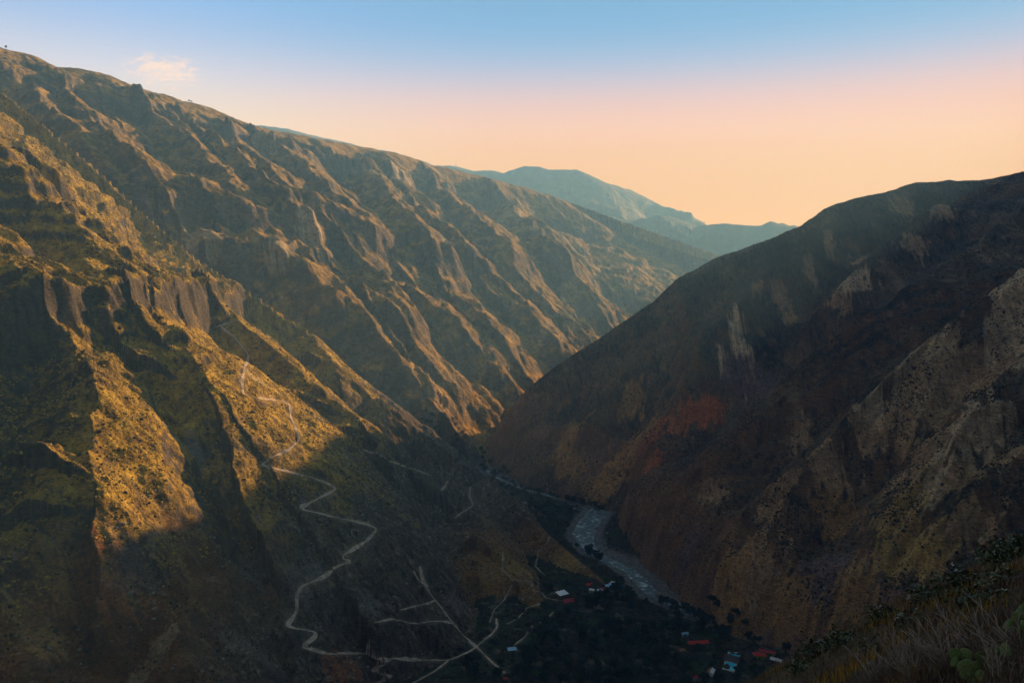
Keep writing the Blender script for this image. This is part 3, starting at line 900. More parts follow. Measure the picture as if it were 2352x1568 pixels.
def terrain_mat(name, layers, bump):
    """ground colour from the surface, broken up by outcrops, stones and tufts; a layer: size, darkest, lightest, flattening along the contour, noise kind, relief in metres"""
    m, nt, b = new_mat(name)
    N, L = nt.nodes.new, nt.links.new
    at = N('ShaderNodeAttribute')
    at.attribute_name = 'ground'
    geo = N('ShaderNodeNewGeometry')
    prev = at.outputs['Color']
    hsum = None
    for (s, lo, hi, flat, kind, amp) in layers:
        mp = N('ShaderNodeMapping')
        mp.inputs['Scale'].default_value = (1.0 / s, 1.0 / s, flat / s)
        L(geo.outputs['Position'], mp.inputs[0])
        n = N('ShaderNodeTexNoise')
        n.noise_type = kind
        n.inputs['Scale'].default_value = 1.0
        n.inputs['Detail'].default_value = 6
        n.inputs['Roughness'].default_value = 0.62
        n.inputs['Distortion'].default_value = 0.35
        L(mp.outputs[0], n.inputs['Vector'])
        mr = N('ShaderNodeMapRange')
        mr.inputs['From Min'].default_value = 0.32
        mr.inputs['From Max'].default_value = 0.68
        mr.inputs['To Min'].default_value = lo
        mr.inputs['To Max'].default_value = hi
        L(n.outputs['Fac'], mr.inputs['Value'])
        mx = N('ShaderNodeVectorMath')
        mx.operation = 'SCALE'
        L(prev, mx.inputs[0])
        L(mr.outputs[0], mx.inputs['Scale'])
        prev = mx.outputs[0]
        ml = N('ShaderNodeMath')
        ml.operation = 'MULTIPLY'
        L(n.outputs['Fac'], ml.inputs[0])
        ml.inputs[1].default_value = amp
        if hsum is None:
            hsum = ml.outputs[0]
        else:
            ad = N('ShaderNodeMath')
            ad.operation = 'ADD'
            L(hsum, ad.inputs[0])
            L(ml.outputs[0], ad.inputs[1])
            hsum = ad.outputs[0]
    L(prev, b.inputs['Base Color'])
    bp = N('ShaderNodeBump')
    bp.inputs['Strength'].default_value = bump
    bp.inputs['Distance'].default_value = 1.0
    L(hsum, bp.inputs['Height'])
    L(bp.outputs[0], b.inputs['Normal'])
    return m


MT_NEAR = terrain_mat('canyon_slope', [(26, 0.75, 1.25, 0.6, 'FBM', 3.0), (7, 0.7, 1.3, 2.6, 'FBM', 2.6), (2.4, 0.5, 1.5, 2.2, 'FBM', 1.5)], 1.0)
MT_FAR = terrain_mat('far_canyon_slope', [(70, 0.75, 1.25, 0.7, 'FBM', 14.0), (22, 0.7, 1.3, 1.6, 'FBM', 8.0), (8, 0.6, 1.4, 1.4, 'FBM', 4.0)], 1.0)
MT_DIST = terrain_mat('distant_slope', [(220, 0.8, 1.2, 1, 'FBM', 50.0), (60, 0.75, 1.25, 1, 'FBM', 20.0)], 1.0)
MT_FLOOR = terrain_mat('valley_ground', [(14, 0.7, 1.3, 1, 'FBM', 1.0), (2.2, 0.55, 1.45, 1, 'FBM', 0.8)], 0.9)
MT_FG = terrain_mat('hillside_soil', [(2.5, 0.6, 1.4, 1, 'FBM', 0.3), (0.25, 0.5, 1.5, 1, 'FBM', 0.08)], 0.9)


def grid_object(name, lab, mat):
    f = (LAB[:-1, :-1] == lab) | (LAB[1:, :-1] == lab) | (LAB[:-1, 1:] == lab) | (LAB[1:, 1:] == lab)
    # each quad belongs to the mass of its lowest label corner so that the pieces share no face
    own = np.minimum(np.minimum(LAB[:-1, :-1], LAB[1:, :-1]), np.minimum(LAB[:-1, 1:], LAB[1:, 1:]))
    f &= own == lab
    if not f.any():
        return None
    idx = np.arange(NT * NR).reshape(NT, NR)
    q = np.stack([idx[:-1, :-1][f], idx[:-1, 1:][f], idx[1:, 1:][f], idx[1:, :-1][f]], 1)
    used = np.unique(q)
    remap = np.zeros(NT * NR, np.int32)
    remap[used] = np.arange(len(used))
    q = remap[q]
    # wind so that normals point up
    co = np.stack([GX.ravel()[used], GY.ravel()[used], H.ravel()[used]], 1).astype(F32)
    a, b, c = co[q[0, 0]], co[q[0, 1]], co[q[0, 2]]
    q = q[:, ::-1]
    me = bpy.data.meshes.new(name)
    me.vertices.add(len(co))
    me.vertices.foreach_set('co', co.ravel())
    me.loops.add(q.size)
    me.loops.foreach_set('vertex_index', np.ascontiguousarray(q).ravel().astype(np.int32))
    me.polygons.add(len(q))
    me.polygons.foreach_set('loop_start', np.arange(0, q.size, 4, dtype=np.int32))
    me.polygons.foreach_set('use_smooth', np.ones(len(q), bool))
    at = me.attributes.new('ground', 'FLOAT_COLOR', 'POINT')
    cc = np.ones((len(co), 4), F32)
    cc[:, :3] = np.clip(C.reshape(-1, 3)[used], 0.004, 0.9)
    at.data.foreach_set('color', cc.ravel())
    me.update()
    me.validate()
    me.materials.append(mat)
    o = bpy.data.objects.new(name, me)
    COL.objects.link(o)
    o['kind'] = 'structure'
    return o


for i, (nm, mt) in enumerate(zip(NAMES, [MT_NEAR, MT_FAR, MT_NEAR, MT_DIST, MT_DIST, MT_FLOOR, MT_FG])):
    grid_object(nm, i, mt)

# ---------------------------------------------------------------- small tools
def simple_mat(name, col, rough=0.9, spec=0.1, var=0.25, scale=1.0, bump=0.0):
    m, nt, b = new_mat(name)
    N, L = nt.nodes.new, nt.links.new
    b.inputs['Roughness'].default_value = rough
    b.inputs['Specular IOR Level'].default_value = spec
    tc = N('ShaderNodeTexCoord')
    nz = N('ShaderNodeTexNoise')
    nz.inputs['Scale'].default_value = scale
    nz.inputs['Detail'].default_value = 4
    L(tc.outputs['Object'], nz.inputs['Vector'])
    oi = N('ShaderNodeObjectInfo')
    mr = N('ShaderNodeMapRange')
    mr.inputs['From Min'].default_value = 0.3
    mr.inputs['From Max'].default_value = 0.7
    mr.inputs['To Min'].default_value = 1 - var
    mr.inputs['To Max'].default_value = 1 + var
    L(nz.outputs['Fac'], mr.inputs['Value'])
    md = N('ShaderNodeMath')
    md.operation = 'MULTIPLY_ADD'
    L(oi.outputs['Random'], md.inputs[0])
    md.inputs[1].default_value = var
    md.inputs[2].default_value = 1 - var / 2
    mm_ = N('ShaderNodeMath')
    mm_.operation = 'MULTIPLY'
    L(mr.outputs[0], mm_.inputs[0])
    L(md.outputs[0], mm_.inputs[1])
    vm = N('ShaderNodeVectorMath')
    vm.operation = 'SCALE'
    vm.inputs[0].default_value = col
    L(mm_.outputs[0], vm.inputs['Scale'])
    L(vm.outputs[0], b.inputs['Base Color'])
    if bump:
        bp = N('ShaderNodeBump')
        bp.inputs['Distance'].default_value = bump
        L(nz.outputs['Fac'], bp.inputs['Height'])
        L(bp.outputs[0], b.inputs['Normal'])
    return m


def mesh_obj(name, v, f, mat, parent=None, smooth=False):
    me = bpy.data.meshes.new(name)
    me.from_pydata([tuple(map(float, p)) for p in v], [], [tuple(int(i) for i in q) for q in f])
    me.materials.append(mat)
    if smooth:
        me.polygons.foreach_set('use_smooth', np.ones(len(me.polygons), bool))
    o = bpy.data.objects.new(name, me)
    COL.objects.link(o)
    if parent is not None:
        o.parent = parent
    return o


def empty(name, loc, rz=0.0, label=None, cat=None, group=None):
    o = bpy.data.objects.new(name, None)
    o.empty_display_size = 0.5
    COL.objects.link(o)
    o.location = [float(i) for i in loc]
    o.rotation_euler = (0, 0, rz)
    tag(o, label, cat, group)
    return o


def tag(o, label=None, cat=None, group=None):
    if label:
        o['label'] = label
    if cat:
        o['category'] = cat
    if group:
        o['group'] = group
    return o


def copy_tree(o, parent=None):
    c = o.copy()
    COL.objects.link(c)
    if parent is not None:
        c.parent = parent
    for ch in list(o.children):
        copy_tree(ch, c)
    return c


class MB:
    def __init__(self):
        self.v, self.f = [], []

    def add(self, v, f):
        n = len(self.v)
        self.v += [tuple(p) for p in v]
        self.f += [tuple(i + n for i in q) for q in f]

    def box(self, x0, x1, y0, y1, z0, z1):
        self.add([(x, y, z) for z in (z0, z1) for y in (y0, y1) for x in (x0, x1)],
                 [(0, 2, 3, 1), (4, 5, 7, 6), (0, 1, 5, 4), (2, 6, 7, 3), (0, 4, 6, 2), (1, 3, 7, 5)])

    def tube(self, pts, rads, n=5):
        pts = [Vector(p) for p in pts]
        rings = []
        for i, p in enumerate(pts):
            t = (pts[min(i + 1, len(pts) - 1)] - pts[max(i - 1, 0)]).normalized()
            a = t.cross(Vector((0.31, 0.87, 0.38))).normalized()
            b = t.cross(a)
            rings.append([p + (a * math.cos(k * 2 * math.pi / n) + b * math.sin(k * 2 * math.pi / n)) * rads[i] for k in range(n)])
        v = [tuple(q) for r_ in rings for q in r_]
        f = [(i * n + k, i * n + (k + 1) % n, (i + 1) * n + (k + 1) % n, (i + 1) * n + k) for i in range(len(pts) - 1) for k in range(n)]
        f.append(tuple(range(n))[::-1])
        f.append(tuple((len(pts) - 1) * n + k for k in range(n)))
        self.add(v, f)

    def build(self, name, mat, parent=None, smooth=False):
        return mesh_obj(name, self.v, self.f, mat, parent, smooth)


# ---------------------------------------------------------------- footpath surfaces
M_PATH = simple_mat('trodden_dust', (0.48, 0.38, 0.29), 0.97, 0.05, 0.4, 0.22)


def ribbon(name, P, half, lift, mat, cross=(-1, -0.5, 0, 0.5, 1), vary=0.3, drape=True, zfix=None, half_by=None):
    T = np.gradient(P[:, :2], axis=0)
    T /= np.linalg.norm(T, axis=1, keepdims=True) + 1e-9
    Nn = np.stack([-T[:, 1], T[:, 0]], 1)
    wv = (half if half_by is None else half_by) * (1 + vary * np.sin(np.arange(len(P)) * 0.37) * np.sin(np.arange(len(P)) * 0.11 + 1.3))
    v = []
    for i in range(len(P)):
        for c in cross:
            x_, y_ = P[i, :2] + Nn[i] * c * wv[i]
            z_ = zfix[i] if zfix is not None else max(float(height_at(x_, y_)), P[i, 2] - 1.2) + lift - 0.12 * abs(c)
            v.append((x_, y_, z_))
    n = len(cross)
    f = [(i * n + k, i * n + k + 1, (i + 1) * n + k + 1, (i + 1) * n + k) for i in range(len(P) - 1) for k in range(n - 1)]
    o = mesh_obj(name, v, f, mat, smooth=True)
    o['kind'] = 'structure'
    return o


for nm, wid, P in TRAILS:
    ribbon(nm, P, wid * 0.25, 0.35, M_PATH, vary=0.7)

# ---------------------------------------------------------------- river
def river_mat():
    m, nt, b = new_mat('river_water')
    N, L = nt.nodes.new, nt.links.new
    b.inputs['Specular IOR Level'].default_value = 0.5
    geo = N('ShaderNodeNewGeometry')
    n1 = N('ShaderNodeTexNoise')
    n1.inputs['Scale'].default_value = 0.11
    n1.inputs['Detail'].default_value = 6
    n1.inputs['Roughness'].default_value = 0.65
    n1.inputs['Distortion'].default_value = 1.2
    L(geo.outputs['Position'], n1.inputs['Vector'])
    r = N('ShaderNodeValToRGB')
    r.color_ramp.elements[0].position = 0.52
    r.color_ramp.elements[0].color = (0.05, 0.085, 0.10, 1)
    r.color_ramp.elements[1].position = 0.63
    r.color_ramp.elements[1].color = (0.66, 0.74, 0.78, 1)
    L(n1.outputs['Fac'], r.inputs[0])
    L(r.outputs[0], b.inputs['Base Color'])
    b.inputs['Roughness'].default_value = 0.3
    n2 = N('ShaderNodeTexNoise')
    n2.inputs['Scale'].default_value = 0.5
    n2.inputs['Detail'].default_value = 5
    L(geo.outputs['Position'], n2.inputs['Vector'])
    bp = N('ShaderNodeBump')
    bp.inputs['Distance'].default_value = 0.9
    L(n2.outputs['Fac'], bp.inputs['Height'])
    L(bp.outputs[0], b.inputs['Normal'])
    return m


M_WATER = river_mat()
RS = resample(np.concatenate([RIVER_FULL, np.zeros((len(RIVER_FULL), 1))], 1), 4.0)
_rv = ribbon('river', RS, 21.0, 0.0, M_WATER, cross=(-1, -0.75, -0.5, -0.25, 0, 0.25, 0.5, 0.75, 1), vary=0.12, zfix=np.full(len(RS), 0.35), half_by=8.0 + 7 * sst(RS[:, 1], 980, 1060) - 10.5 * sst(RS[:, 1], 1150, 1230))

# boulders lying in and beside the river
def boulder_mesh(seed):
    bm = bmesh.new()
    bmesh.ops.create_icosphere(bm, subdivisions=2, radius=1.0)
    r = random.Random(seed)
    ax = [(Vector((r.uniform(-1, 1), r.uniform(-1, 1), r.uniform(-1, 1))).normalized(), r.uniform(0.55, 0.9)) for _ in range(9)]
    for v in bm.verts:
        for a, d in ax:
            k = v.co.dot(a)
            if k > d:
                v.co -= a * (k - d)
        v.co.z *= 0.75
    me = bpy.data.meshes.new('boulder')
    bm.to_mesh(me)
    bm.free()
    return me


M_ROCK = simple_mat('river_stone', (0.26, 0.24, 0.215), 0.9, 0.15, 0.3, 0.8, 0.2)
BM = [boulder_mesh(i) for i in range(5)]
for me in BM:
    me.materials.append(M_ROCK)
rb = random.Random(5)
BOULD = [(1205, 1183, 4.5), (1222, 1190, 3.0), (1318, 1176, 3.4), (1330, 1186, 2.2), (1298, 1160, 2.6), (1370, 1212, 3.6), (1303, 1222, 2.4), (1316, 1205, 2.0), (1365, 1196, 1.8),
         (1515, 1368, 5.2), (1507, 1378, 2.4), (1528, 1380, 2.0), (1443, 1292, 2.2), (1460, 1304, 1.8), (1492, 1346, 1.6), (1452, 1330, 1.7), (1345, 1240, 1.9), (1322, 1230, 1.6), (1378, 1178, 2.0), (1340, 1170, 2.4)]
for i, (a, b, s_) in enumerate(BOULD):
    p = on_plane(a, b, 0.8)
    o = bpy.data.objects.new('boulder', BM[i % 5])
    COL.objects.link(o)
    z = max(float(height_at(p[0], p[1])), 0.2)
    o.location = (p[0], p[1], z + s_ * 0.2)
    o.scale = (s_ * rb.uniform(0.8, 1.2), s_ * rb.uniform(0.8, 1.2), s_ * rb.uniform(0.7, 1.0))
    o.rotation_euler = (rb.uniform(-0.3, 0.3), rb.uniform(-0.3, 0.3), rb.uniform(0, 6.3))
    if i == 0:
        tag(o, 'large pale boulder above the upper rapids on the left bank', 'boulder', 'boulders along the river')
    elif i == 9:
        tag(o, 'large pale boulder at the lower end of the visible river', 'boulder', 'boulders along the river')
    elif b < 1260:
        tag(o, 'grey boulder in the upper stretch of white rapids', 'boulder', 'boulders along the river')
    else:
        tag(o, 'grey boulder in the lower stretch of the river above the trees', 'boulder', 'boulders along the river')

# ---------------------------------------------------------------- houses of the oasis
WALLS = {k: simple_mat('wall_' + k, c, 0.9, 0.1, 0.15, 0.6) for k, c in dict(
    adobe=(0.22, 0.15, 0.09), white=(0.72, 0.70, 0.66), lime=(0.30, 0.52, 0.06), stone=(0.17, 0.14, 0.11), blue=(0.30, 0.50, 0.60)).items()}
ROOFS = {k: simple_mat('roof_' + k, c, r_, sp, 0.2, 0.5) for k, (c, r_, sp) in dict(
    red=((0.55, 0.045, 0.028), 0.7, 0.2), crimson=((0.42, 0.035, 0.06), 0.7, 0.2), zinc=((0.78, 0.82, 0.86), 0.45, 0.4), bluezinc=((0.30, 0.58, 0.80), 0.45, 0.4),
    thatch=((0.115, 0.095, 0.098), 0.97, 0.05), clay=((0.36, 0.17, 0.09), 0.85, 0.1)).items()}
M_DOOR = simple_mat('dark_door', (0.05, 0.035, 0.025), 0.7, 0.2, 0.2, 2)
M_GLASS = simple_mat('window_pane', (0.03, 0.035, 0.04), 0.15, 0.5, 0.1, 2)


def ground_mean(x_, y_, r_):
    a = np.linspace(0, 2 * np.pi, 9)[:-1]
    return float(np.min(height_at(x_ + r_ * np.cos(a), y_ + r_ * np.sin(a)))), float(np.mean(height_at(x_ + r_ * np.cos(a), y_ + r_ * np.sin(a))))


HOUSE_SPOTS = []


def house(px, py, wpx, ratio, rot, wall, roof, shape, label, wall_h=2.8, name='house', roof2=None, nwin=2, lift=0.0):
    """px, py = middle of the roof in the photo; wpx = length in the photo; ratio = depth / length"""
    p = on_ground(px, py + 3)
    dist = math.hypot(p[0], p[1])
    w = wpx * dist / FPX
    d = w * ratio
    zmin, zm = ground_mean(p[0], p[1], 0.4 * max(w, d))
    HOUSE_SPOTS.append((p[0], p[1], 0.62 * max(w, d)))
    t = empty(name, (p[0], p[1], zm + lift), rot, label, 'house', 'houses of the oasis')
    hx, hy = w / 2, d / 2
    b0 = zmin - zm - 1.2 - lift
    wm = MB()
    th = 0.3
    rise = {'gable': 0.30 * d, 'shed': 0.16 * d, 'thatch': 0.62 * d, 'hip': 0.3 * d}[shape]
    # walls as a solid ring with gables
    wm.box(-hx, hx, -hy, -hy + th, b0, wall_h)
    wm.box(-hx, hx, hy - th, hy, b0, wall_h)
    wm.box(-hx, -hx + th, -hy + th, hy - th, b0, wall_h)
    wm.box(hx - th, hx, -hy + th, hy - th, b0, wall_h)
    if shape in ('gable', 'thatch'):
        for sx in (-1, 1):
            x0, x1 = sx * hx, sx * (hx - th)
            wm.add([(x0, -hy, wall_h), (x0, hy, wall_h), (x0, 0, wall_h + rise), (x1, -hy, wall_h), (x1, hy, wall_h), (x1, 0, wall_h + rise)],
                   [(0, 1, 2), (3, 5, 4), (0, 2, 5, 3), (1, 4, 5, 2)])
    wm.build('wall', WALLS[wall], t)
    ov = 0.5 if shape != 'thatch' else 0.9
    tk = 0.14 if shape != 'thatch' else 0.45

    def slab(pts, mat, nm='roof'):
        up = [(a, b, c + tk) for a, b, c in pts]
        n = len(pts)
        return mesh_obj(nm, pts + up, [tuple(range(n))[::-1], tuple(range(n, 2 * n))] + [(i, (i + 1) % n, n + (i + 1) % n, n + i) for i in range(n)], mat, t)
    z0 = wall_h + 0.02
    if shape in ('gable', 'thatch'):
        k = rise / hy
        slab([(-hx - ov, -hy - ov, z0 - k * ov), (hx + ov, -hy - ov, z0 - k * ov), (hx + ov, 0, z0 + rise), (-hx - ov, 0, z0 + rise)], ROOFS[roof])
        slab([(hx + ov, hy + ov, z0 - k * ov), (-hx - ov, hy + ov, z0 - k * ov), (-hx - ov, 0.01, z0 + rise), (hx + ov, 0.01, z0 + rise)], ROOFS[roof2 or roof])
    elif shape == 'hip':
        rx = hx * 0.45
        A = [(-hx - ov, -hy - ov, z0), (hx + ov, -hy - ov, z0), (hx + ov, hy + ov, z0), (-hx - ov, hy + ov, z0), (-rx, 0, z0 + rise), (rx, 0, z0 + rise)]
        mesh_obj('roof', A, [(0, 1, 5, 4), (1, 2, 5), (2, 3, 4, 5), (3, 0, 4), (3, 2, 1, 0)], ROOFS[roof], t)
    else:
        slab([(-hx - ov, -hy - ov, z0), (hx + ov, -hy - ov, z0), (hx + ov, hy + ov, z0 + rise), (-hx - ov, hy + ov, z0 + rise)], ROOFS[roof])
    # door and windows on the side towards the camera, framed a little proud of the wall
    fm = MB()
    fm.box(-0.5, 0.5, -hy - 0.06, -hy + 0.02, 0.0, 2.0)
    fm.build('door', M_DOOR, t)
    for k in range(nwin):
        cx = (k + 0.5) / nwin * (w - 1.0) - (w - 1.0) / 2
        if abs(cx) < 1.1:
            cx = 1.5 if cx >= 0 else -1.5
        if abs(cx) > hx - 0.6:
            continue
        wmn = MB()
        wmn.box(cx - 0.55, cx + 0.55, -hy - 0.05, -hy + 0.02, 0.9, 2.0)
        wmn.build('window', M_GLASS, t)
    return t


H_ = house
H_(1291, 1365, 24, 0.75, 0.55, 'adobe', 'zinc', 'shed', 'house with a flat pale metal roof at the foot of the ochre spur')
H_(1304, 1382, 26, 0.6, 0.45, 'adobe', 'crimson', 'gable', 'house with one white and one dark red roof side beside the dirt terrace', roof2='zinc')
H_(1353, 1344, 14, 0.7, 0.4, 'adobe', 'red', 'gable', 'small red roofed house close under the tip of the ochre spur')
H_(1360, 1356, 11, 0.7, -0.5, 'white', 'zinc', 'gable', 'small white house in the trees left of the dark red roof')
H_(1378, 1358, 10, 0.8, 0.3, 'white', 'zinc', 'shed', 'small white house between the two dark red roofs')
H_(1386, 1353, 13, 0.6, 0.5, 'adobe', 'crimson', 'gable', 'dark red roofed house just left of the blue roofs')
H_(1373, 1367, 13, 0.8, 0.7, 'adobe', 'crimson', 'gable', 'dark red roofed house lowest in the upper cluster')
H_(1397, 1348, 12, 0.7, 0.15, 'adobe', 'bluezinc', 'shed', 'larger of the two blue roofed houses above an ochre wall')
H_(1404, 1343, 9, 0.7, 0.1, 'adobe', 'bluezinc', 'shed', 'smaller blue roofed house behind the larger blue roof')
H_(1408, 1339, 8, 0.7, -0.4, 'white', 'zinc', 'gable', 'tiny white house farthest right in the upper cluster')
H_(1603, 1478, 46, 0.28, 0.13, 'adobe', 'red', 'gable', 'long low house with a bright red roof among dark trees', nwin=5)
H_(1567, 1496, 11, 0.7, 0.3, 'stone', 'clay', 'shed', 'small stone hut with a pale brown roof below the long red roof')
H_(1681, 1518, 30, 0.6, -0.55, 'adobe', 'thatch', 'thatch', 'low grey thatched hut between the two turquoise pools', wall_h=2.2)
H_(1715, 1511, 26, 0.75, 0.9, 'adobe', 'thatch', 'thatch', 'tall grey thatched hut beside the lime green house', wall_h=2.6)
H_(1744, 1506, 28, 0.55, -0.18, 'lime', 'red', 'hip', 'lime green house with a hipped red roof on the lawn', nwin=3)
H_(1762, 1499, 34, 0.26, -0.45, 'lime', 'crimson', 'gable', 'long lime green house with a row of windows and narrow red roof', nwin=6)
H_(1784, 1518, 26, 0.4, -0.6, 'adobe', 'zinc', 'gable', 'house with striped silver and red metal roof at the hillside edge', roof2='crimson')
H_(1785, 1491, 16, 0.6, -0.3, 'stone', 'thatch', 'gable', 'dim grey stone house behind the lime green houses')
H_(1633, 1545, 22, 0.55, 1.1, 'white', 'zinc', 'gable', 'white house with stepped pale roof in front of the pools', roof2='clay')
H_(1599, 1558, 13, 0.8, 0.2, 'white', 'crimson', 'hip', 'small white house with a red hipped roof at the bottom edge')
H_(1176, 1494, 19, 0.6, 0.2, 'adobe', 'bluezinc', 'shed', 'house with pale blue metal roof alone among the field terraces', roof2='zinc')
H_(1161, 1561, 8, 0.8, 0.2, 'adobe', 'red', 'hip', 'tiny red roofed shelter in the trees at the bottom edge')
H_(1573, 1457, 14, 0.5, 0.2, 'blue', 'bluezinc', 'gable', 'small dim blue roofed house behind the long red roof')

# roofless stone enclosure on the slope
_p = on_ground(1057, 1480)
t = empty('stone_enclosure', (_p[0], _p[1], float(height_at(_p[0], _p[1]))), 0.35, 'roofless square stone enclosure beside the gully path', 'ruin')
for (x0, x1, y0, y1) in ((-4, 4, -3, -2.4), (-4, 4, 2.4, 3), (-4, -3.4, -2.4, 2.4), (3.4, 4, -2.4, 2.4)):
    mb = MB()
    n = 7
    for i in range(n):                      # uneven wall head, laid stone by stone
        if x1 - x0 > y1 - y0:
            a, b = x0 + (x1 - x0) * i / n, x0 + (x1 - x0) * (i + 1) / n
            mb.box(a, b, y0, y1, -2.5, rb.uniform(1.3, 2.3))
        else:
            a, b = y0 + (y1 - y0) * i / n, y0 + (y1 - y0) * (i + 1) / n
            mb.box(x0, x1, a, b, -2.5, rb.uniform(1.3, 2.3))
    mb.build('wall', WALLS['stone'], t)
HOUSE_SPOTS.append((_p[0], _p[1], 6))

# swimming pools
def pool(px, py, w, d, rot, label):
    p = on_ground(px, py)
    z = float(height_at(p[0], p[1])) + 0.9
    t = empty('swimming_pool', (p[0], p[1], z), rot, label, 'pool', 'pools of the oasis')
    m = MB()
    m.box(-w / 2 - 0.5, w / 2 + 0.5, -d / 2 - 0.5, -d / 2, -2, 0.15)
    m.box(-w / 2 - 0.5, w / 2 + 0.5, d / 2, d / 2 + 0.5, -2, 0.15)
    m.box(-w / 2 - 0.5, -w / 2, -d / 2, d / 2, -2, 0.15)
    m.box(w / 2, w / 2 + 0.5, -d / 2, d / 2, -2, 0.15)
    m.build('rim', WALLS['white'], t)
    m = MB()
    m.box(-w / 2 + 0.01, w / 2 - 0.01, -d / 2 + 0.01, d / 2 - 0.01, -1.9, -0.02)
    m.build('water', M_POOL, t)
    HOUSE_SPOTS.append((p[0], p[1], 0.7 * w))
    return t


M_POOL = simple_mat('pool_water', (0.03, 0.55, 0.75), 0.12, 0.5, 0.08, 0.5, 0.03)
pool(1686, 1507, 9, 12, -0.2, 'turquoise pool behind the low thatched hut')
pool(1676, 1531, 9, 14, -0.4, 'turquoise pool in front of the low thatched hut')

# utility poles
M_POLE = simple_mat('weathered_pole', (0.045, 0.038, 0.032), 0.9, 0.1, 0.2, 1)
for a, b, h_, lb in ((1312, 1394, 9.5, 'dark utility pole in front of the white and red roofed house'), (1181, 1483, 9.0, 'dark utility pole on the bank beside the field terraces'),
                     (1031, 1510, 8.5, 'dark utility pole beside the bend of the valley path'), (1126, 1190, 10.0, 'dark utility pole standing on the upper grassy bench'),
                     (1222, 1352, 8.0, 'dark utility pole beside the path on the ochre spur')):
    p = on_ground(a, b)
    t = empty('utility_pole', (p[0], p[1], float(height_at(p[0], p[1])) - 0.3), 0.3, lb, 'pole', 'utility poles')
    m = MB()
    m.tube([(0, 0, -0.5), (0, 0, h_ * 0.5), (0, 0, h_)], [0.22, 0.18, 0.14], 6)
    m.build('post', M_POLE, t)
    m = MB()
    m.box(-0.9, 0.9, -0.06, 0.06, h_ - 1.0, h_ - 0.85)
    m.build('crossarm', M_POLE, t)

# ---------------------------------------------------------------- trees
M_BARK = simple_mat('bark', (0.055, 0.042, 0.032), 0.95, 0.05, 0.2, 1)
M_LEAF = [simple_mat('leaves_%s' % n_, c, 0.75, 0.2, 0.35, 0.5) for n_, c in (('dark', (0.020, 0.034, 0.013)), ('olive', (0.032, 0.042, 0.015)), ('fresh', (0.045, 0.075, 0.014)))]


def crown_mesh(seed, hgt, rad, nleaf, size, squash=1.0, nl=9):
    r = np.random.default_rng(seed)
    lob = r.normal(size=(nl, 3))
    lob /= np.linalg.norm(lob, axis=1, keepdims=True)
    lob *= (r.uniform(0.25, 0.72, (nl, 1)))
    lr = r.uniform(0.28, 0.5, nl)
    k = r.integers(0, nl, nleaf)
    d = r.normal(size=(nleaf, 3))
    d /= np.linalg.norm(d, axis=1, keepdims=True)
    d[:, 2] = np.where(d[:, 2] < -0.35, -d[:, 2], d[:, 2])
    c = lob[k] + d * (lr[k] * r.uniform(0.72, 1.08, nleaf))[:, None]
    c *= np.array([rad, rad, hgt * 0.36 * squash])
    c[:, 2] += hgt * 0.62
    n = d + r.normal(scale=0.45, size=(nleaf, 3))
    n /= np.linalg.norm(n, axis=1, keepdims=True)
    a = np.cross(n, r.normal(size=(nleaf, 3)))
    a /= np.linalg.norm(a, axis=1, keepdims=True) + 1e-9
    b = np.cross(n, a)
    s = (size * r.uniform(0.6, 1.4, nleaf))[:, None]
    v = np.concatenate([c - a * s - b * s * 0.5, c + a * s * 0.4 - b * s * 0.7, c + a * s, c - a * s * 0.3 + b * s * 0.7], 0)
    i = np.arange(nleaf)
    return v, np.stack([i, i + nleaf, i + 2 * nleaf, i + 3 * nleaf], 1)


def make_tree(seed, hgt, rad, mat, nleaf=420, size=0.62, squash=1.0):
    t = empty('tree', (0, 0, 0))
    r = random.Random(seed)
    m = MB()
    m.tube([(0, 0, -0.6), (0.08 * r.uniform(-1, 1), 0.1, hgt * 0.25), (0.2 * r.uniform(-1, 1), 0.1, hgt * 0.62)], [0.05 * hgt * 0.6, 0.035 * hgt * 0.6, 0.012 * hgt], 6)
    for k in range(5):
        a = r.uniform(0, 6.3)
        z0 = hgt * r.uniform(0.24, 0.42)
        m.tube([(0, 0, z0), (rad * 0.32 * math.cos(a), rad * 0.32 * math.sin(a), z0 + hgt * 0.14), (rad * 0.62 * math.cos(a), rad * 0.62 * math.sin(a), z0 + hgt * 0.24)], [0.014 * hgt, 0.010 * hgt, 0.004 * hgt], 4)
    m.build('trunk', M_BARK, t)
    v, f = crown_mesh(seed, hgt, rad, nleaf, size, squash)
    mesh_obj('crown', v, f, mat, t)
    return t


PROTO = [make_tree(1, 9.0, 4.6, M_LEAF[0]), make_tree(2, 11.5, 4.2, M_LEAF[0], 460), make_tree(3, 7.0, 4.2, M_LEAF[1], 380), make_tree(4, 8.0, 3.8, M_LEAF[1]), make_tree(5, 13.5, 3.0, M_LEAF[0], 420, 0.6, 1.25), make_tree(6, 6.5, 3.6, M_LEAF[2], 340)]
USED = [False] * len(PROTO)


def place_tree(k, x_, y_, s, label, group, z=None, name=None):
    if USED[k]:
        o = copy_tree(PROTO[k])
    else:
        o = PROTO[k]
        USED[k] = True
    o.location = (x_, y_, (float(height_at(x_, y_)) if z is None else z) - 0.15)
    o.rotation_euler = (0, 0, random.uniform(0, 6.28))
    o.scale = (s * random.uniform(0.9, 1.12), s * random.uniform(0.9, 1.12), s * random.uniform(0.9, 1.15))
    tag(o, label, 'tree', group)
    return o


def inside(px, py, poly):
    c = False
    n = len(poly)
    for i in range(n):
        x1, y1 = poly[i]
        x2, y2 = poly[(i + 1) % n]
        if (y1 > py) != (y2 > py) and px < (x2 - x1) * (py - y1) / (y2 - y1) + x1:
            c = not c
    return c


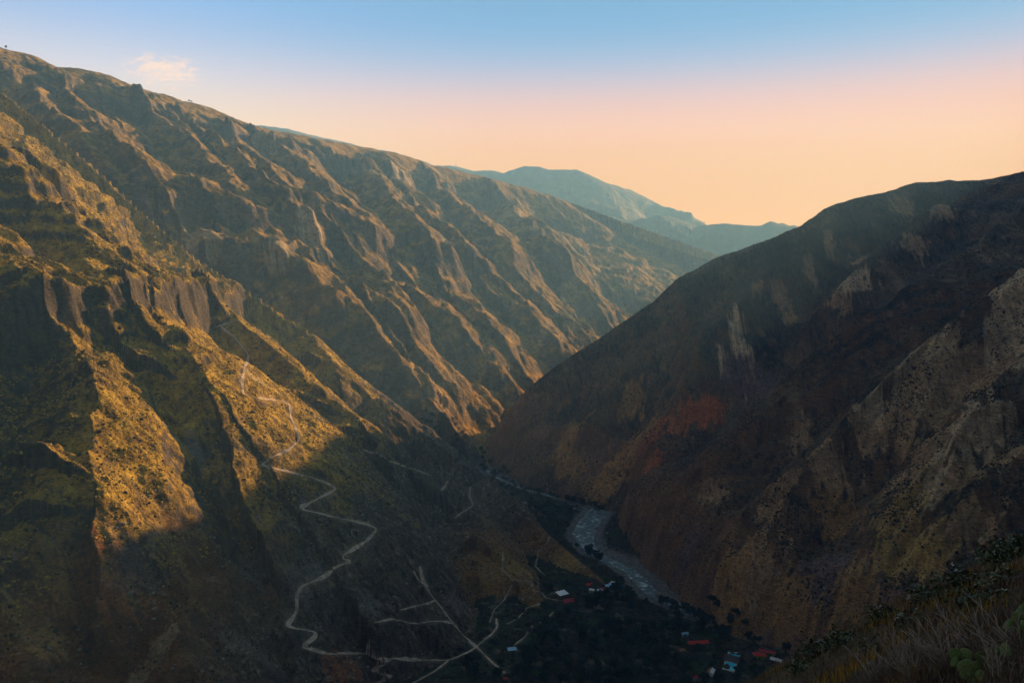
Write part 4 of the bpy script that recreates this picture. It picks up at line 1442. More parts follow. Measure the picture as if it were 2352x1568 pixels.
# trees that stand alone on the ground in the photograph
for a, b, k, s, lb in ((1301, 1352, 0, 1.35, 'round dark tree against bare ground right above the pale metal roof'), (1262, 1356, 2, 1.3, 'round dark tree left of the pale metal roof house'),
                       (1252, 1404, 0, 1.2, 'dark tree beside the path below the ochre spur'), (1133, 1486, 0, 1.05, 'lone dark tree right of the path junction'),
                       (1075, 1536, 0, 1.6, 'broad dark tree left of the terraces near the bottom edge'), (1092, 1560, 1, 1.4, 'tall dark tree behind the bottom edge left of the terraces'),
                       (1150, 1530, 2, 0.9, 'small dark tree between the terraces'), (1140, 1558, 3, 1.3, 'dark olive tree at the bottom edge of the terraces'), (1390, 1338, 5, 1.1, 'bright green tree at the tip of the ochre spur')):
    p = on_ground(a, b)
    place_tree(k, p[0], p[1], s, lb, 'trees standing apart')
    HOUSE_SPOTS.append((p[0], p[1], 3))

OASIS = [(1318, 1352), (1400, 1352), (1420, 1318), (1330, 1238), (1290, 1222), (1322, 1230), (1410, 1292), (1452, 1352), (1500, 1388), (1560, 1412), (1680, 1448), (1830, 1488), (1860, 1520), (1800, 1575), (1640, 1590), (1400, 1590), (1180, 1590), (1205, 1500), (1222, 1452), (1285, 1402), (1330, 1395)]
CLEAR = [(1740, 1528, 46, 14), (1345, 1440, 34, 8), (1490, 1425, 24, 9), (1300, 1402, 26, 6), (1605, 1520, 30, 14), (1580, 1500, 24, 10), (1400, 1520, 40, 10), (1560, 1560, 30, 8), (1690, 1470, 36, 8)]
pts = []
tr_ = random.Random(23)
tries = 0
while len(pts) < 205 and tries < 60000:
    tries += 1
    a, b = tr_.uniform(1170, 1870), tr_.uniform(1215, 1592)
    if not inside(a, b, OASIS):
        continue
    if tr_.random() > (b / 1592) ** -1.2 * 1.0 * ((b - 1100) / 492) ** 0.3 + 0.2:
        continue
    if any(((a - c) / w_) ** 2 + ((b - d) / h_) ** 2 < 1 for c, d, w_, h_ in CLEAR):
        continue
    p = on_plane(a, b, 16.0)
    z = float(height_at(p[0], p[1]))
    if z > 60 or z < 1.5:
        continue
    # clear of walls, and not standing in the sight line to a roof
    bad = False
    for hx, hy, hr in HOUSE_SPOTS:
        dd = math.hypot(p[0] - hx, p[1] - hy)
        along = (hx * p[0] + hy * p[1]) / math.hypot(hx, hy)
        depth = math.hypot(hx, hy) - along
        lat = abs(hx * p[1] - hy * p[0]) / math.hypot(hx, hy)
        if dd < hr + 2.5 or (0 < depth < 15 and lat < hr + 2.2):
            bad = True
            break
    if bad or any((p[0] - q[0]) ** 2 + (p[1] - q[1]) ** 2 < 5.6 ** 2 for q in pts):
        continue
    if np.min(np.hypot(RS[:, 0] - p[0], RS[:, 1] - p[1])) < (13 if p[1] < 1000 else 24):
        continue
    pts.append((p[0], p[1], b))
for (x_, y_, b) in pts:
    k = tr_.choices(range(6), (5, 4, 4, 4, 1.2, 0.7))[0]
    sc_, px_ = tr_.uniform(0.9, 1.35), 1176 + FPX * x_ / (y_ * 0.96)
    if np.min(np.hypot(RS[:, 0] - x_, RS[:, 1] - y_)) < 32:
        lb, gp = 'dark tree in the dense belt along the lower river', 'trees along the river'
    elif y_ > 800 and px_ < 1460:
        lb, gp = 'dark tree around the upper cluster of red, white and blue roofs', 'trees around the upper houses'
    elif px_ > 1640:
        lb, gp = 'dark tree around the pools and lime green houses', 'trees around the pools'
    elif px_ > 1520:
        lb, gp = 'dark tree around the long bright red roof', 'trees around the long red roof'
    elif px_ < 1290:
        lb, gp = 'dark tree at the left edge of the oasis grove beside the terraces', 'trees beside the terraces'
    else:
        lb, gp = 'dark tree in the middle of the dense oasis grove', 'trees of the oasis grove'
    place_tree(k, x_, y_, sc_, lb, gp)
for lo_, hi_, n_, a0, a1 in ((560, 845, 56, 6, 19), (968, 1010, 10, 12, 24), (1165, 1480, 46, 4, 15)):
    idx_ = [j for j in range(len(RS)) if lo_ < RS[j, 1] < hi_]
    for k in range(n_):
        q = RS[tr_.choice(idx_), :2]
        q = q * (1 - tr_.uniform(a0, a1) / np.linalg.norm(q)) + np.array([tr_.uniform(-5, 5), 0])
        z = float(height_at(q[0], q[1]))
        if z < 19:
            place_tree(tr_.choice((0, 1, 2, 3)), q[0], q[1], tr_.uniform(0.85, 1.25), 'dark tree in the dense belt along the lower river' if hi_ < 1100 else 'dark tree in the belt along the narrow upper river', 'trees along the river', z=max(z, 0.4))
THICKET = [(1140, 1098), (1230, 1126), (1300, 1158), (1318, 1190), (1300, 1225), (1255, 1200), (1190, 1150)]
n_ = 0
for _ in range(4000):
    a, b = tr_.uniform(1130, 1325), tr_.uniform(1095, 1230)
    if n_ >= 24:
        break
    if not inside(a, b, THICKET):
        continue
    p = on_ground(a, b)
    if p is None or np.min(np.hypot(RS[:, 0] - p[0], RS[:, 1] - p[1])) < 24:
        continue
    place_tree(tr_.choice((0, 2, 3)), p[0], p[1], tr_.uniform(0.7, 1.1), 'dark tree in the thicket on the left bank above the upper rapids', 'trees of the left bank thicket')
    n_ += 1
# far grove at the bend, trees on the skyline
n_ = 0
while n_ < 28:
    a, b = tr_.uniform(965, 1200), tr_.uniform(945, 1160)
    lim = np.interp(a, [965, 1000, 1060, 1110, 1200], [958, 1000, 1045, 1080, 1150])
    if not (lim - 40 < b < lim + 26):
        continue
    p = on_ground(a, b)
    if p is None or p[2] > 95 or (p[0] ** 2 + p[1] ** 2) > 2300 ** 2:
        continue
    place_tree(tr_.choice((0, 2, 3)), p[0], p[1], tr_.uniform(0.9, 1.3), 'dark green tree in the far grove at the canyon bend', 'trees of the far grove')
    n_ += 1
for a, b, k, s, lb in ((14, 106, 1, 0.9, 'tiny tree on the skyline at the left picture edge'), (84, 142, 2, 0.8, 'tiny bush-like tree on the rim left of the cloud'), (434, 231, 0, 0.9, 'tiny tree on the rim right of the cloud'),
                       (440, 233, 2, 0.9, 'low tiny tree beside the one on the rim right of the cloud'), (1047, 381, 1, 1.5, 'tiny tree on the ridge left of the distant peak'), (1145, 392, 4, 1.3, 'tiny slender tree at the left foot of the distant peak'),
                       (1618, 514, 4, 1.9, 'tiny conifer-like tree on the low distant ridge')):
    q = pix_dir(a, b + 1.5)
    p = None
    for dz in range(0, 14):
        p = cast(H, a, b + dz * 0.6, 1500)
        if p is not None:
            break
    if p is not None:
        place_tree(k, p[0], p[1], s, lb, 'tiny trees on the skylines')

# ---------------------------------------------------------------- scrub, tussocks and stones too many to count
def scatter_group(name, mat, subdiv, rough_amt, seed, squash):
    ng = bpy.data.node_groups.new(name, 'GeometryNodeTree')
    ng.interface.new_socket('Geometry', in_out='INPUT', socket_type='NodeSocketGeometry')
    ng.interface.new_socket('Geometry', in_out='OUTPUT', socket_type='NodeSocketGeometry')
    N, L = ng.nodes.new, ng.links.new
    gi, go = N('NodeGroupInput'), N('NodeGroupOutput')
    ico = N('GeometryNodeMeshIcoSphere')
    ico.inputs['Radius'].default_value = 1.0
    ico.inputs['Subdivisions'].default_value = subdiv
    sp = N('GeometryNodeSetPosition')
    nz = N('ShaderNodeTexNoise')
    nz.inputs['Scale'].default_value = 1.9
    nz.inputs['Detail'].default_value = 3
    pos = N('GeometryNodeInputPosition')
    ad = N('ShaderNodeVectorMath')
    ad.operation = 'ADD'
    ad.inputs[1].default_value = (seed * 3.1, seed, 0)
    L(pos.outputs[0], ad.inputs[0])
    L(ad.outputs[0], nz.inputs['Vector'])
    sb = N('ShaderNodeMath')
    sb.operation = 'MULTIPLY_ADD'
    sb.inputs[1].default_value = rough_amt * 2
    sb.inputs[2].default_value = 1 - rough_amt
    L(nz.outputs['Fac'], sb.inputs[0])
    sc = N('ShaderNodeVectorMath')
    sc.operation = 'SCALE'
    L(pos.outputs[0], sc.inputs[0])
    L(sb.outputs[0], sc.inputs['Scale'])
    sq = N('ShaderNodeVectorMath')
    sq.operation = 'MULTIPLY'
    sq.inputs[1].default_value = (1, 1, squash)
    L(sc.outputs[0], sq.inputs[0])
    L(ico.outputs['Mesh'], sp.inputs['Geometry'])
    L(sq.outputs[0], sp.inputs['Position'])
    sm = N('GeometryNodeSetMaterial')
    sm.inputs['Material'].default_value = mat
    L(sp.outputs[0], sm.inputs['Geometry'])
    iop = N('GeometryNodeInstanceOnPoints')
    L(gi.outputs[0], iop.inputs['Points'])
    L(sm.outputs[0], iop.inputs['Instance'])
    a1 = N('GeometryNodeInputNamedAttribute')
    a1.data_type = 'FLOAT_VECTOR'
    a1.inputs['Name'].default_value = 'size'
    L(a1.outputs['Attribute'], iop.inputs['Scale'])
    a2 = N('GeometryNodeInputNamedAttribute')
    a2.data_type = 'FLOAT_VECTOR'
    a2.inputs['Name'].default_value = 'turn'
    er = N('FunctionNodeEulerToRotation')
    L(a2.outputs['Attribute'], er.inputs[0])
    L(er.outputs[0], iop.inputs['Rotation'])
    L(iop.outputs[0], go.inputs[0])
    return ng


def scatter(name, P, size, ng, label, cat):
    me = bpy.data.meshes.new(name)
    me.vertices.add(len(P))
    me.vertices.foreach_set('co', np.ascontiguousarray(P, F32).ravel())
    r = np.random.default_rng(len(P))
    s = np.ascontiguousarray((size[:, None] * r.uniform(0.75, 1.25, (len(P), 3))), F32)
    a = me.attributes.new('size', 'FLOAT_VECTOR', 'POINT')
    a.data.foreach_set('vector', s.ravel())
    t = np.zeros((len(P), 3), F32)
    t[:, 2] = r.uniform(0, 6.28, len(P))
    t[:, :2] = r.normal(scale=0.15, size=(len(P), 2))
    a = me.attributes.new('turn', 'FLOAT_VECTOR', 'POINT')
    a.data.foreach_set('vector', t.ravel())
    o = bpy.data.objects.new(name, me)
    COL.objects.link(o)
    md = o.modifiers.new('scatter', 'NODES')
    md.node_group = ng
    o['kind'] = 'stuff'
    tag(o, label, cat)
    return o


# facing the camera, per-vertex ground area
ar = np.gradient(TH)[:, None] * RR[None, :] * np.gradient(RR)[None, :]
vis = np.clip((-(NRM[..., 0] * GX + NRM[..., 1] * GY) + NRM[..., 2] * (CAMZ - H)) / np.sqrt(GX ** 2 + GY ** 2 + (CAMZ - H) ** 2), 0, 1) / np.maximum(NZ, 0.2)
inframe = (np.abs(TH) < math.radians(37))[:, None]


def pick(lab, n, wfun, seed):
    m = (LAB == lab) & inframe & (vis > 0.02) & (RR[None, :] < 2400) & (TRAIL_MASK < 0.05)
    ii = np.nonzero(m.ravel())[0]
    w = (ar.ravel()[ii] * wfun(GX.ravel()[ii], GY.ravel()[ii], H.ravel()[ii], NZ.ravel()[ii])).astype(np.float64)
    r = np.random.default_rng(seed)
    k = r.choice(ii, n, p=w / w.sum())
    i, j = np.unravel_index(k, GX.shape)
    th = TH[i] + r.uniform(-0.5, 0.5, n) * np.gradient(TH)[i]
    rr = RR[j] + r.uniform(-0.5, 0.5, n) * np.gradient(RR)[j]
    x_, y_ = np.sin(th) * rr, np.cos(th) * rr
    return np.stack([x_, y_, height_at(x_, y_)], 1)


M_SCRUB = simple_mat('dark_scrub', (0.052, 0.047, 0.030), 0.95, 0.05, 0.4, 1.5)
M_TUSS = simple_mat('golden_tussock', (0.42, 0.285, 0.06), 0.95, 0.05, 0.4, 1.5)
M_STONE = simple_mat('pale_stone', (0.30, 0.27, 0.23), 0.95, 0.05, 0.3, 1.5)
NG_SCRUB = scatter_group('scrub_scatter', M_SCRUB, 2, 0.45, 1, 0.75)
NG_TUSS = scatter_group('tussock_scatter', M_TUSS, 1, 0.5, 2, 0.7)
NG_STONE = scatter_group('stone_scatter', M_STONE, 1, 0.4, 3, 0.6)
rs = np.random.default_rng(3)


def clump(x_, y_, s, seed, lo, hi):
    return sst(fbm(x_, y_, s, 3, seed), lo, hi)


P = pick(0, 15000, lambda x_, y_, z_, nz_: (0.15 + clump(x_, y_, 45, 700, -0.1, 0.4)) * sst(nz_, 0.4, 0.65), 1)
scatter('scrub', P, rs.gamma(2.0, 0.20, len(P)) + 0.25, NG_SCRUB, 'dark low scrub dotting the golden left mountain slope', 'scrub')
P = pick(0, 26000, lambda x_, y_, z_, nz_: (0.2 + clump(x_, y_, 30, 705, -0.2, 0.3)) * sst(nz_, 0.45, 0.7) * sst(z_, 120, 200), 2)
scatter('tussock_grass', P, rs.gamma(4, 0.16, len(P)) + 0.3, NG_TUSS, 'golden tussock grass on the sunlit left mountain slope', 'grass')
P = pick(2, 34000, lambda x_, y_, z_, nz_: (0.10 + clump(x_, y_, 50, 710, -0.05, 0.35)) * sst(nz_, 0.4, 0.7) * (0.2 + sst(np.hypot(x_, y_), 1500, 600)), 3)
scatter('scrub', P, rs.gamma(2.0, 0.20, len(P)) + 0.25, NG_SCRUB, 'dark scrub covering the shaded right mountain slope', 'scrub')
P = pick(0, 2600, lambda x_, y_, z_, nz_: sst(z_, 260, 150) * (0.05 + clump(x_, y_, 25, 715, 0.1, 0.4)), 4)
scatter('loose_stones', P, rs.gamma(2.5, 0.25, len(P)) + 0.15, NG_STONE, 'pale loose stones strewn over the lower left slope', 'stones')
P = pick(5, 9000, lambda x_, y_, z_, nz_: (0.1 + clump(x_, y_, 30, 720, -0.1, 0.3)) * sst(z_, 1.5, 6) * sst(y_, 2300, 900), 5)
scatter('undergrowth', P, rs.gamma(3.5, 0.42, len(P)) + 0.6, NG_SCRUB, 'dark undergrowth between the trees of the valley floor', 'bushes')
P = RS[rs.integers(0, len(RS), 1500)][:, :2] + rs.normal(scale=15, size=(1500, 2))
P = np.stack([P[:, 0], P[:, 1], np.maximum(height_at(P[:, 0], P[:, 1]), 0.1)], 1)
scatter('river_gravel', P[P[:, 1] < 1900], rs.gamma(2.2, 0.28, len(P))[P[:, 1] < 1900] + 0.2, NG_STONE, 'pale cobbles strewn along the river bed', 'cobbles')

# ---------------------------------------------------------------- foreground hillside plants
def fg_spot(px, py):
    """ground of the near hillside under a photo position"""
    return cast(G, px, py, 6.0)


M_DRY = simple_mat('dry_stem', (0.20, 0.145, 0.115), 0.9, 0.1, 0.4, 3)
M_STRAW = simple_mat('straw', (0.55, 0.34, 0.07), 0.9, 0.1, 0.4, 3)
M_TWIG = simple_mat('bleached_twig', (0.46, 0.38, 0.32), 0.85, 0.15, 0.2, 5)
M_FGLEAF = simple_mat('waxy_leaf', (0.05, 0.075, 0.022), 0.4, 0.5, 0.5, 3)


def blades(name, C0, hgt, wid, mat, lean, label, cat, seed):
    r = np.random.default_rng(seed)
    n = len(C0)
    a = r.uniform(0, 6.28, n)
    tip = np.stack([np.cos(a) * lean, np.sin(a) * lean, np.ones(n)], 1) * (hgt * r.uniform(0.5, 1.3, n))[:, None]
    tip[:, 0] -= 0.22 * hgt
    mid = tip * np.array([0.36, 0.36, 0.58])
    sd = np.stack([np.cos(a + 1.57), np.sin(a + 1.57), 0 * a], 1) * wid
    v = np.concatenate([C0 - sd, C0 + sd, C0 + mid + sd * 0.8, C0 + mid - sd * 0.8, C0 + tip], 0)
    i = np.arange(n)
    q = np.stack([i, i + n, i + 2 * n, i + 3 * n], 1)
    t = np.stack([i + 3 * n, i + 2 * n, i + 4 * n], 1)
    o = mesh_obj(name, v, [tuple(x_) for x_ in q] + [tuple(x_) for x_ in t], mat)
    o['kind'] = 'stuff'
    return tag(o, label, cat)


def fg_points(n, seed, scale, lo, hi, nseed, spread, r0=6.5, r1=70):
    """clumped points on the near hillside"""
    r = np.random.default_rng(seed)
    th = np.radians(r.uniform(11, 41, n * 8))
    rr = np.exp(r.uniform(math.log(r0), math.log(r1), n * 8))
    x_, y_ = np.sin(th) * rr, np.cos(th) * rr
    keep = r.random(len(x_)) < 0.03 + sst(fbm(x_, y_, scale, 2, nseed), lo, hi)
    x_, y_ = x_[keep][:n], y_[keep][:n]
    x_ = x_ + r.normal(scale=spread, size=len(x_))
    y_ = y_ + r.normal(scale=spread, size=len(y_))
    return np.stack([x_, y_, height_at(x_, y_, G) - 0.03], 1)


P = fg_points(20000, 31, 3.0, 0.0, 0.4, 730, 0.12)
blades('dry_brush', P, 0.38, 0.006 + 0.00028 * np.hypot(P[:, 0], P[:, 1])[:, None], M_DRY, 0.5, 'grey purple dry brush covering the near hillside', 'brush', 1)
P = fg_points(9000, 33, 2.4, 0.12, 0.4, 735, 0.08)
blades('straw_grass', P, 0.35, 0.005 + 0.00026 * np.hypot(P[:, 0], P[:, 1])[:, None], M_STRAW, 0.35, 'yellow straw grass in tufts on the near hillside', 'grass', 2)


def leafy_mesh(seed, n, rad, size):
    r = np.random.default_rng(seed)
    d = r.normal(size=(n, 3))
    d /= np.linalg.norm(d, axis=1, keepdims=True)
    d[:, 2] = np.abs(d[:, 2])
    c = d * (rad * r.uniform(0.45, 1.0, n) * (1 + 0.35 * np.sin(d[:, 0] * 5 + seed) * np.cos(d[:, 1] * 6)))[:, None] * np.array([1, 1, 0.8])
    nn = d * 0.6 + r.normal(scale=0.6, size=(n, 3))
    nn /= np.linalg.norm(nn, axis=1, keepdims=True)
    a = np.cross(nn, r.normal(size=(n, 3)))
    a /= np.linalg.norm(a, axis=1, keepdims=True)
    b = np.cross(nn, a)
    s = (size * r.uniform(0.6, 1.3, n))[:, None]
    v = np.concatenate([c - a * s, c - b * s * 0.45, c + a * s, c + b * s * 0.45], 0)
    i = np.arange(n)
    return v, np.stack([i, i + n, i + 2 * n, i + 3 * n], 1)


def make_bush(seed, rad, n, size):
    t = empty('leafy_bush', (0, 0, 0))
    v, f = leafy_mesh(seed, n, rad, size)
    mesh_obj('foliage', v, f, M_FGLEAF, t)
    m = MB()
    r = random.Random(seed)
    for k in range(7):
        a = r.uniform(0, 6.28)
        m.tube([(0, 0, -0.1), (rad * 0.3 * math.cos(a), rad * 0.3 * math.sin(a), rad * 0.35), (rad * 0.75 * math.cos(a), rad * 0.75 * math.sin(a), rad * 0.6)], [0.03, 0.02, 0.008], 4)
    m.build('stem', M_BARK, t)
    return t


BUSH = [make_bush(41, 0.75, 520, 0.075), make_bush(42, 0.55, 420, 0.065), make_bush(43, 0.95, 620, 0.085)]
bu = [False] * 3
for i, (a, b, k, s, lb) in enumerate([
        (2030, 1425, 0, 1.0, 'leafy green bush on the hillside edge above the ochre cliff'), (1935, 1478, 1, 1.1, 'leafy green bush on the hillside edge left of the dry mound'), (1880, 1505, 0, 1.1, 'small green bush low on the hillside edge'),
        (2140, 1385, 2, 0.9, 'leafy bush half way up the hillside edge'), (2210, 1345, 0, 1.1, 'leafy bush high on the hillside edge'), (2300, 1292, 2, 1.1, 'glossy leaved bush near the top of the hillside edge'), (2345, 1272, 0, 1.3, 'dark glossy bush topmost at the right picture edge'),
        (2100, 1440, 1, 1.0, 'low green bush in the middle of the hillside'), (2010, 1500, 1, 0.9, 'low green bush among dry brush left of the bare twigs'), (2260, 1400, 0, 0.9, 'green bush above the cactus clump'),
        (2070, 1530, 1, 0.7, 'small green bush among bare twigs near the bottom edge'), (2320, 1350, 1, 1.2, 'green bush left of the taller cactus'), (1840, 1540, 1, 1.0, 'small green bush at the lower end of the hillside')]):
    p = fg_spot(a, b)
    if p is None:
        continue
    o = copy_tree(BUSH[k]) if bu[k] else BUSH[k]
    bu[k] = True
    o.location = (p[0], p[1], float(height_at(p[0], p[1], G)) - 0.05)
    o.rotation_euler = (0, 0, i * 1.7)
    o.scale = (s, s, s)
    tag(o, lb, 'bush', 'leafy bushes on the near hillside')


# bare twiggy shrubs
def twig_shrub(px, py, n, length, lean, seed, label):
    p = fg_spot(px, py)
    t = empty('bare_shrub', (p[0], p[1], float(height_at(p[0], p[1], G)) - 0.05), 0, label, 'shrub', 'bare shrubs on the near hillside')
    r = random.Random(seed)
    for k in range(n):
        m = MB()
        d = Vector((lean + r.uniform(-0.6, 0.6), r.uniform(-0.5, 0.5), r.uniform(0.55, 1.0))).normalized()
        L_ = length * r.uniform(0.6, 1.15)
        pts_, q = [], Vector((r.uniform(-0.12, 0.12), r.uniform(-0.12, 0.12), 0))
        for j in range(7):
            pts_.append(tuple(q))
            d = (d + Vector((r.uniform(-0.22, 0.22), r.uniform(-0.22, 0.22), r.uniform(-0.12, 0.2)))).normalized()
            q = q + d * L_ / 6
        m.tube(pts_, [0.016 - 0.0019 * j for j in range(7)], 4)
        for j in range(2, 6):
            for _ in range(2):
                b0 = Vector(pts_[j])
                e = (Vector(pts_[j]) - Vector(pts_[j - 1])).normalized() + Vector((r.uniform(-0.8, 0.8), r.uniform(-0.8, 0.8), r.uniform(-0.2, 0.7)))
                e = e.normalized() * L_ * r.uniform(0.12, 0.3)
                m.tube([tuple(b0), tuple(b0 + e * 0.5 + Vector((0, 0, 0.02))), tuple(b0 + e)], [0.008, 0.006, 0.003], 3)
        m.build('branch', M_TWIG, t)


twig_shrub(2110, 1566, 15, 1.0, -0.5, 1, 'pale bare shrub at the bottom edge left of the cactus')
twig_shrub(2190, 1535, 14, 1.0, -0.7, 2, 'pale bare shrub leaning left in front of the cactus')
twig_shrub(2268, 1498, 13, 0.95, -0.8, 3, 'pale bare shrub leaning left above the cactus clump')
twig_shrub(2030, 1566, 12, 0.7, -0.2, 4, 'low bare shrub left along the bottom edge')
twig_shrub(2352, 1500, 10, 0.9, -0.9, 5, 'bare shrub at the right picture edge below the taller cactus')
twig_shrub(2310, 1562, 9, 0.6, -0.4, 6, 'low bare shrub at the bottom right corner')


# prickly pears
def cactus_mat():
    m, nt, b = new_mat('cactus_skin')
    N, L = nt.nodes.new, nt.links.new
    b.inputs['Roughness'].default_value = 0.42
    b.inputs['Specular IOR Level'].default_value = 0.45
    tc = N('ShaderNodeTexCoord')
    vo = N('ShaderNodeTexVoronoi')
    vo.inputs['Scale'].default_value = 26
    L(tc.outputs['Object'], vo.inputs['Vector'])
    nz = N('ShaderNodeTexNoise')
    nz.inputs['Scale'].default_value = 5
    nz.inputs['Detail'].default_value = 4
    L(tc.outputs['Object'], nz.inputs['Vector'])
    rp = N('ShaderNodeValToRGB')
    rp.color_ramp.elements[0].position = 0.3
    rp.color_ramp.elements[0].color = (0.10, 0.20, 0.075, 1)
    rp.color_ramp.elements[1].position = 0.72
    rp.color_ramp.elements[1].color = (0.26, 0.34, 0.11, 1)
    L(nz.outputs['Fac'], rp.inputs[0])
    mr = N('ShaderNodeMapRange')
    mr.inputs['From Min'].default_value = 0.0
    mr.inputs['From Max'].default_value = 0.16
    mr.inputs['To Min'].default_value = 0.35
    mr.inputs['To Max'].default_value = 1.0
    L(vo.outputs['Distance'], mr.inputs['Value'])
    vm = N('ShaderNodeVectorMath')
    vm.operation = 'SCALE'
    L(rp.outputs[0], vm.inputs[0])
    L(mr.outputs[0], vm.inputs['Scale'])
    L(vm.outputs[0], b.inputs['Base Color'])
    bp = N('ShaderNodeBump')
    bp.inputs['Distance'].default_value = 0.01
    L(nz.outputs['Fac'], bp.inputs['Height'])
    L(bp.outputs[0], b.inputs['Normal'])
    return m


M_CACT = cactus_mat()
M_SPINE = simple_mat('cactus_spine', (0.62, 0.56, 0.42), 0.6, 0.2, 0.1, 5)


def pad_mesh(seed):
    """a prickly-pear pad: egg-shaped outline, lens section, narrow foot at the origin, growing along +Z in the XZ plane"""
    r = random.Random(seed)
    bm = bmesh.new()
    bmesh.ops.create_uvsphere(bm, u_segments=22, v_segments=14, radius=0.5)
    for v in bm.verts:
        t = v.co.z + 0.5
        w = 0.62 + 0.42 * math.sin(min(t, 1) * math.pi * 0.62)
        v.co.x *= w * (1 + 0.04 * math.sin(t * 9 + seed))
        v.co.y *= 0.17 * (1.05 - 0.25 * t)
        v.co.z = t + 0.012 * math.sin(v.co.x * 12 + seed)
        v.co.y += 0.05 * (t - 0.5) ** 2 * (1 if seed % 2 else -1) + 0.03 * v.co.x
    me = bpy.data.meshes.new('pad')
    bm.to_mesh(me)
    bm.free()
    me.materials.append(M_CACT)
    me.polygons.foreach_set('use_smooth', np.ones(len(me.polygons), bool))
    sm_ = MB()
    for k in range(46):
        a, t = r.uniform(-0.42, 0.42), r.uniform(0.15, 0.95)
        s_ = 1 if k % 2 else -1
        if (a / 0.45) ** 2 + ((t - 0.55) / 0.5) ** 2 > 1:
            s_ = 0
            an = r.uniform(-0.4, 3.5)
            a, t = 0.43 * math.cos(an), 0.52 + 0.46 * math.sin(an)
        b0 = Vector((a, 0.06 * s_, t))
        e = Vector((r.uniform(-0.06, 0.06) + (0.08 * math.copysign(1, a) if s_ == 0 else 0), 0.1 * s_, r.uniform(-0.05, 0.08)))
        sm_.add([tuple(b0 + Vector((0.006, 0, 0))), tuple(b0 - Vector((0.006, 0, 0))), tuple(b0 + e)], [(0, 1, 2)])
    sp = bpy.data.meshes.new('spines')
    sp.from_pydata(sm_.v, [], sm_.f)
    sp.materials.append(M_SPINE)
    return me, sp


PADS = [pad_mesh(s) for s in range(4)]
CAMR = cam.rotation_euler.to_matrix()


def cactus(label, base_px, dist, pads, stems):
    """pads: photo centre, width, height, lean of the outline from upright, turn away from the camera, depth offset (m)"""
    d0 = Vector(pix_dir(*base_px))
    hd = math.hypot(d0.x, d0.y)
    bp = Vector((0, 0, CAMZ)) + d0 * (dist / hd)
    gz = float(height_at(bp.x, bp.y, G))
    t = empty('prickly_pear', (bp.x, bp.y, gz), 0, label, 'cactus', 'prickly pears on the near hillside')
    fw = Vector((d0.x, d0.y, 0)).normalized()
    rt = Vector((fw.y, -fw.x, 0))
    inv = Vector((bp.x, bp.y, gz))
    for i, (px, py, w, h_, lean, turn, off) in enumerate(pads):
        d = Vector(pix_dir(px, py))
        hd_ = d.x * fw.x + d.y * fw.y
        c = Vector((0, 0, CAMZ)) + d * ((dist + off) / hd_)
        k = (dist + off) / FPX
        me, sp = PADS[i % 4]
        o = bpy.data.objects.new('pad', me)
        COL.objects.link(o)
        o.parent = t
        hh, ww = h_ * k * 1.04, w * k * 1.08
        rot = Matrix((rt, fw, Vector((0, 0, 1)))).transposed() @ Matrix.Rotation(lean, 3, 'Y') @ Matrix.Rotation(turn, 3, 'Z')
        o.rotation_euler = rot.to_euler()
        o.scale = (ww / 0.98 / max(abs(math.cos(turn)), 0.5), max(hh, ww) * 0.9, hh)
        o.location = c - rot @ Vector((0, 0, hh * 0.5)) - inv
        s_ = bpy.data.objects.new('spines', sp)
        COL.objects.link(s_)
        s_.parent = o
    for pts_, r0 in stems:
        m = MB()
        q = []
        for (px, py) in pts_:
            d = Vector(pix_dir(px, py))
            hd_ = d.x * fw.x + d.y * fw.y
            q.append(tuple(Vector((0, 0, CAMZ)) + d * (dist / hd_) - inv))
        m.tube(q, [r0 * (1 - 0.12 * j) for j in range(len(q))], 8)
        m.build('stem', M_CACT, t, True)


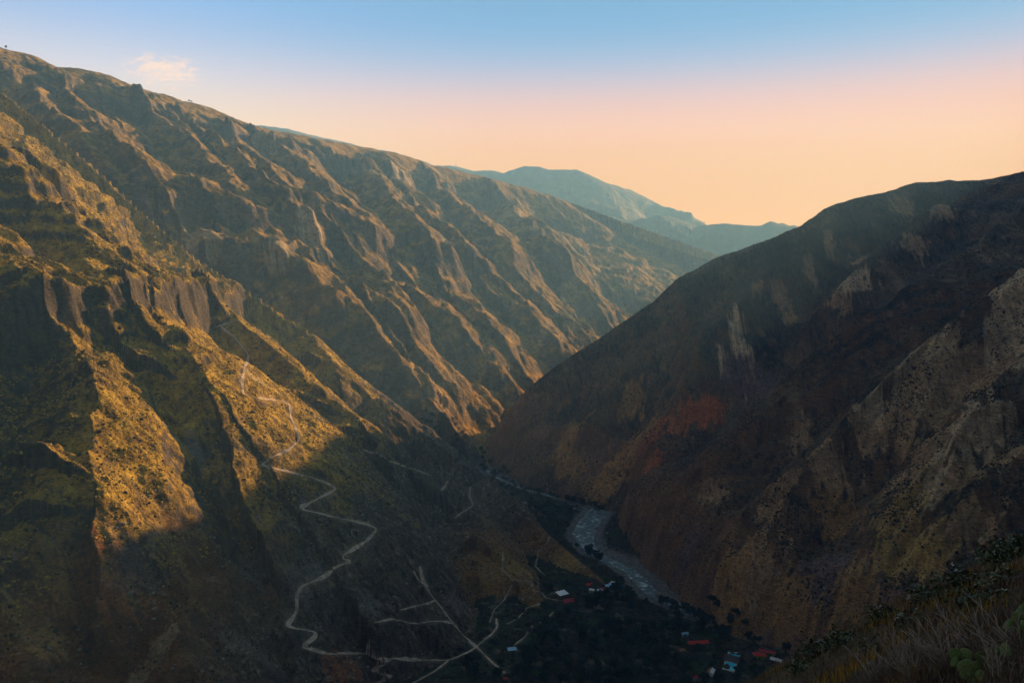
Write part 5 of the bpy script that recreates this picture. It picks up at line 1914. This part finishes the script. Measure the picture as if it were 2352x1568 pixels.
_g = fg_spot(2225, 1575)
DC = math.hypot(_g[0], _g[1])
cactus('prickly pear clump with round green pads at the bottom right', (2225, 1590), DC,
       [(2194, 1502, 23, 26, -0.45, 0.2, 0.1), (2218, 1503, 22, 27, 0.25, -0.3, 0.15), (2254, 1508, 22, 26, 0.15, 0.4, 0.12), (2283, 1501, 30, 28, 0.6, 0.25, 0.1), (2292, 1493, 15, 15, -0.2, 0.2, 0.25),
        (2311, 1495, 27, 22, 1.0, -0.5, 0.05), (2193, 1520, 20, 14, -1.2, 0.3, 0.0), (2217, 1530, 32, 25, -0.9, 0.1, -0.05), (2242, 1532, 19, 28, 0.05, 0.3, -0.06), (2273, 1531, 27, 22, 1.1, -0.2, -0.04),
        (2222, 1548, 28, 24, -0.6, 0.3, -0.1), (2256, 1554, 24, 28, 0.2, -0.3, -0.12), (2240, 1575, 30, 34, 0.0, 0.2, -0.1), (2296, 1545, 24, 20, 0.9, 0.5, 0.0), (2285, 1566, 26, 30, 0.4, 0.3, -0.05), (2310, 1560, 22, 26, 0.6, -0.4, 0.0)],
       [])
_g = fg_spot(2362, 1480)
cactus('taller prickly pear with narrow stalk at the right picture edge', (2362, 1480), math.hypot(_g[0], _g[1]),
       [(2334, 1417, 23, 14, -1.45, 0.1, 0.0), (2315, 1434, 22, 12, -1.0, 0.5, 0.05), (2327, 1445, 13, 17, -0.5, 0.6, -0.05), (2342, 1405, 22, 12, -1.2, 0.4, 0.05), (2352, 1395, 18, 16, -0.6, 0.3, 0.1), (2358, 1420, 20, 26, 0.2, 0.2, 0.05), (2352, 1445, 18, 28, -0.1, 0.3, 0.0), (2374, 1400, 22, 24, 0.6, 0.2, 0.05)],
       [([(2362, 1482), (2358, 1462), (2354, 1440), (2352, 1425)], 0.07)])


# ---------------------------------------------------------------- the air of the canyon
def haze_box():
    R = float(RR[-1]) + 30
    z0, z1 = float(H.min()) - 1.0, max(float(H.max()) + 12, CAMZ + 40)
    v = [(x, y, z) for z in (z0, z1) for y in (-R, R) for x in (-R, R)]
    f = [(0, 2, 3, 1), (4, 5, 7, 6), (0, 1, 5, 4), (2, 6, 7, 3), (0, 4, 6, 2), (1, 3, 7, 5)]
    me = bpy.data.meshes.new('haze')
    me.from_pydata(v, [], f)
    m = bpy.data.materials.new('haze_air')
    m.use_nodes = True
    nt = m.node_tree
    nt.nodes.clear()
    o = nt.nodes.new('ShaderNodeOutputMaterial')
    pv = nt.nodes.new('ShaderNodeVolumePrincipled')
    pv.inputs['Color'].default_value = (0.24, 0.56, 1.0, 1)
    pv.inputs['Absorption Color'].default_value = (1, 1, 1, 1)
    pv.inputs['Density'].default_value = HAZE
    pv.inputs['Anisotropy'].default_value = 0.2
    nt.links.new(pv.outputs[0], o.inputs['Volume'])
    me.materials.append(m)
    ob = bpy.data.objects.new('haze', me)
    COL.objects.link(ob)
    ob['kind'] = 'stuff'
    ob['label'] = 'pale blue haze filling the far canyon'
    ob['category'] = 'haze'


HAZE = 0.000125
haze_box()
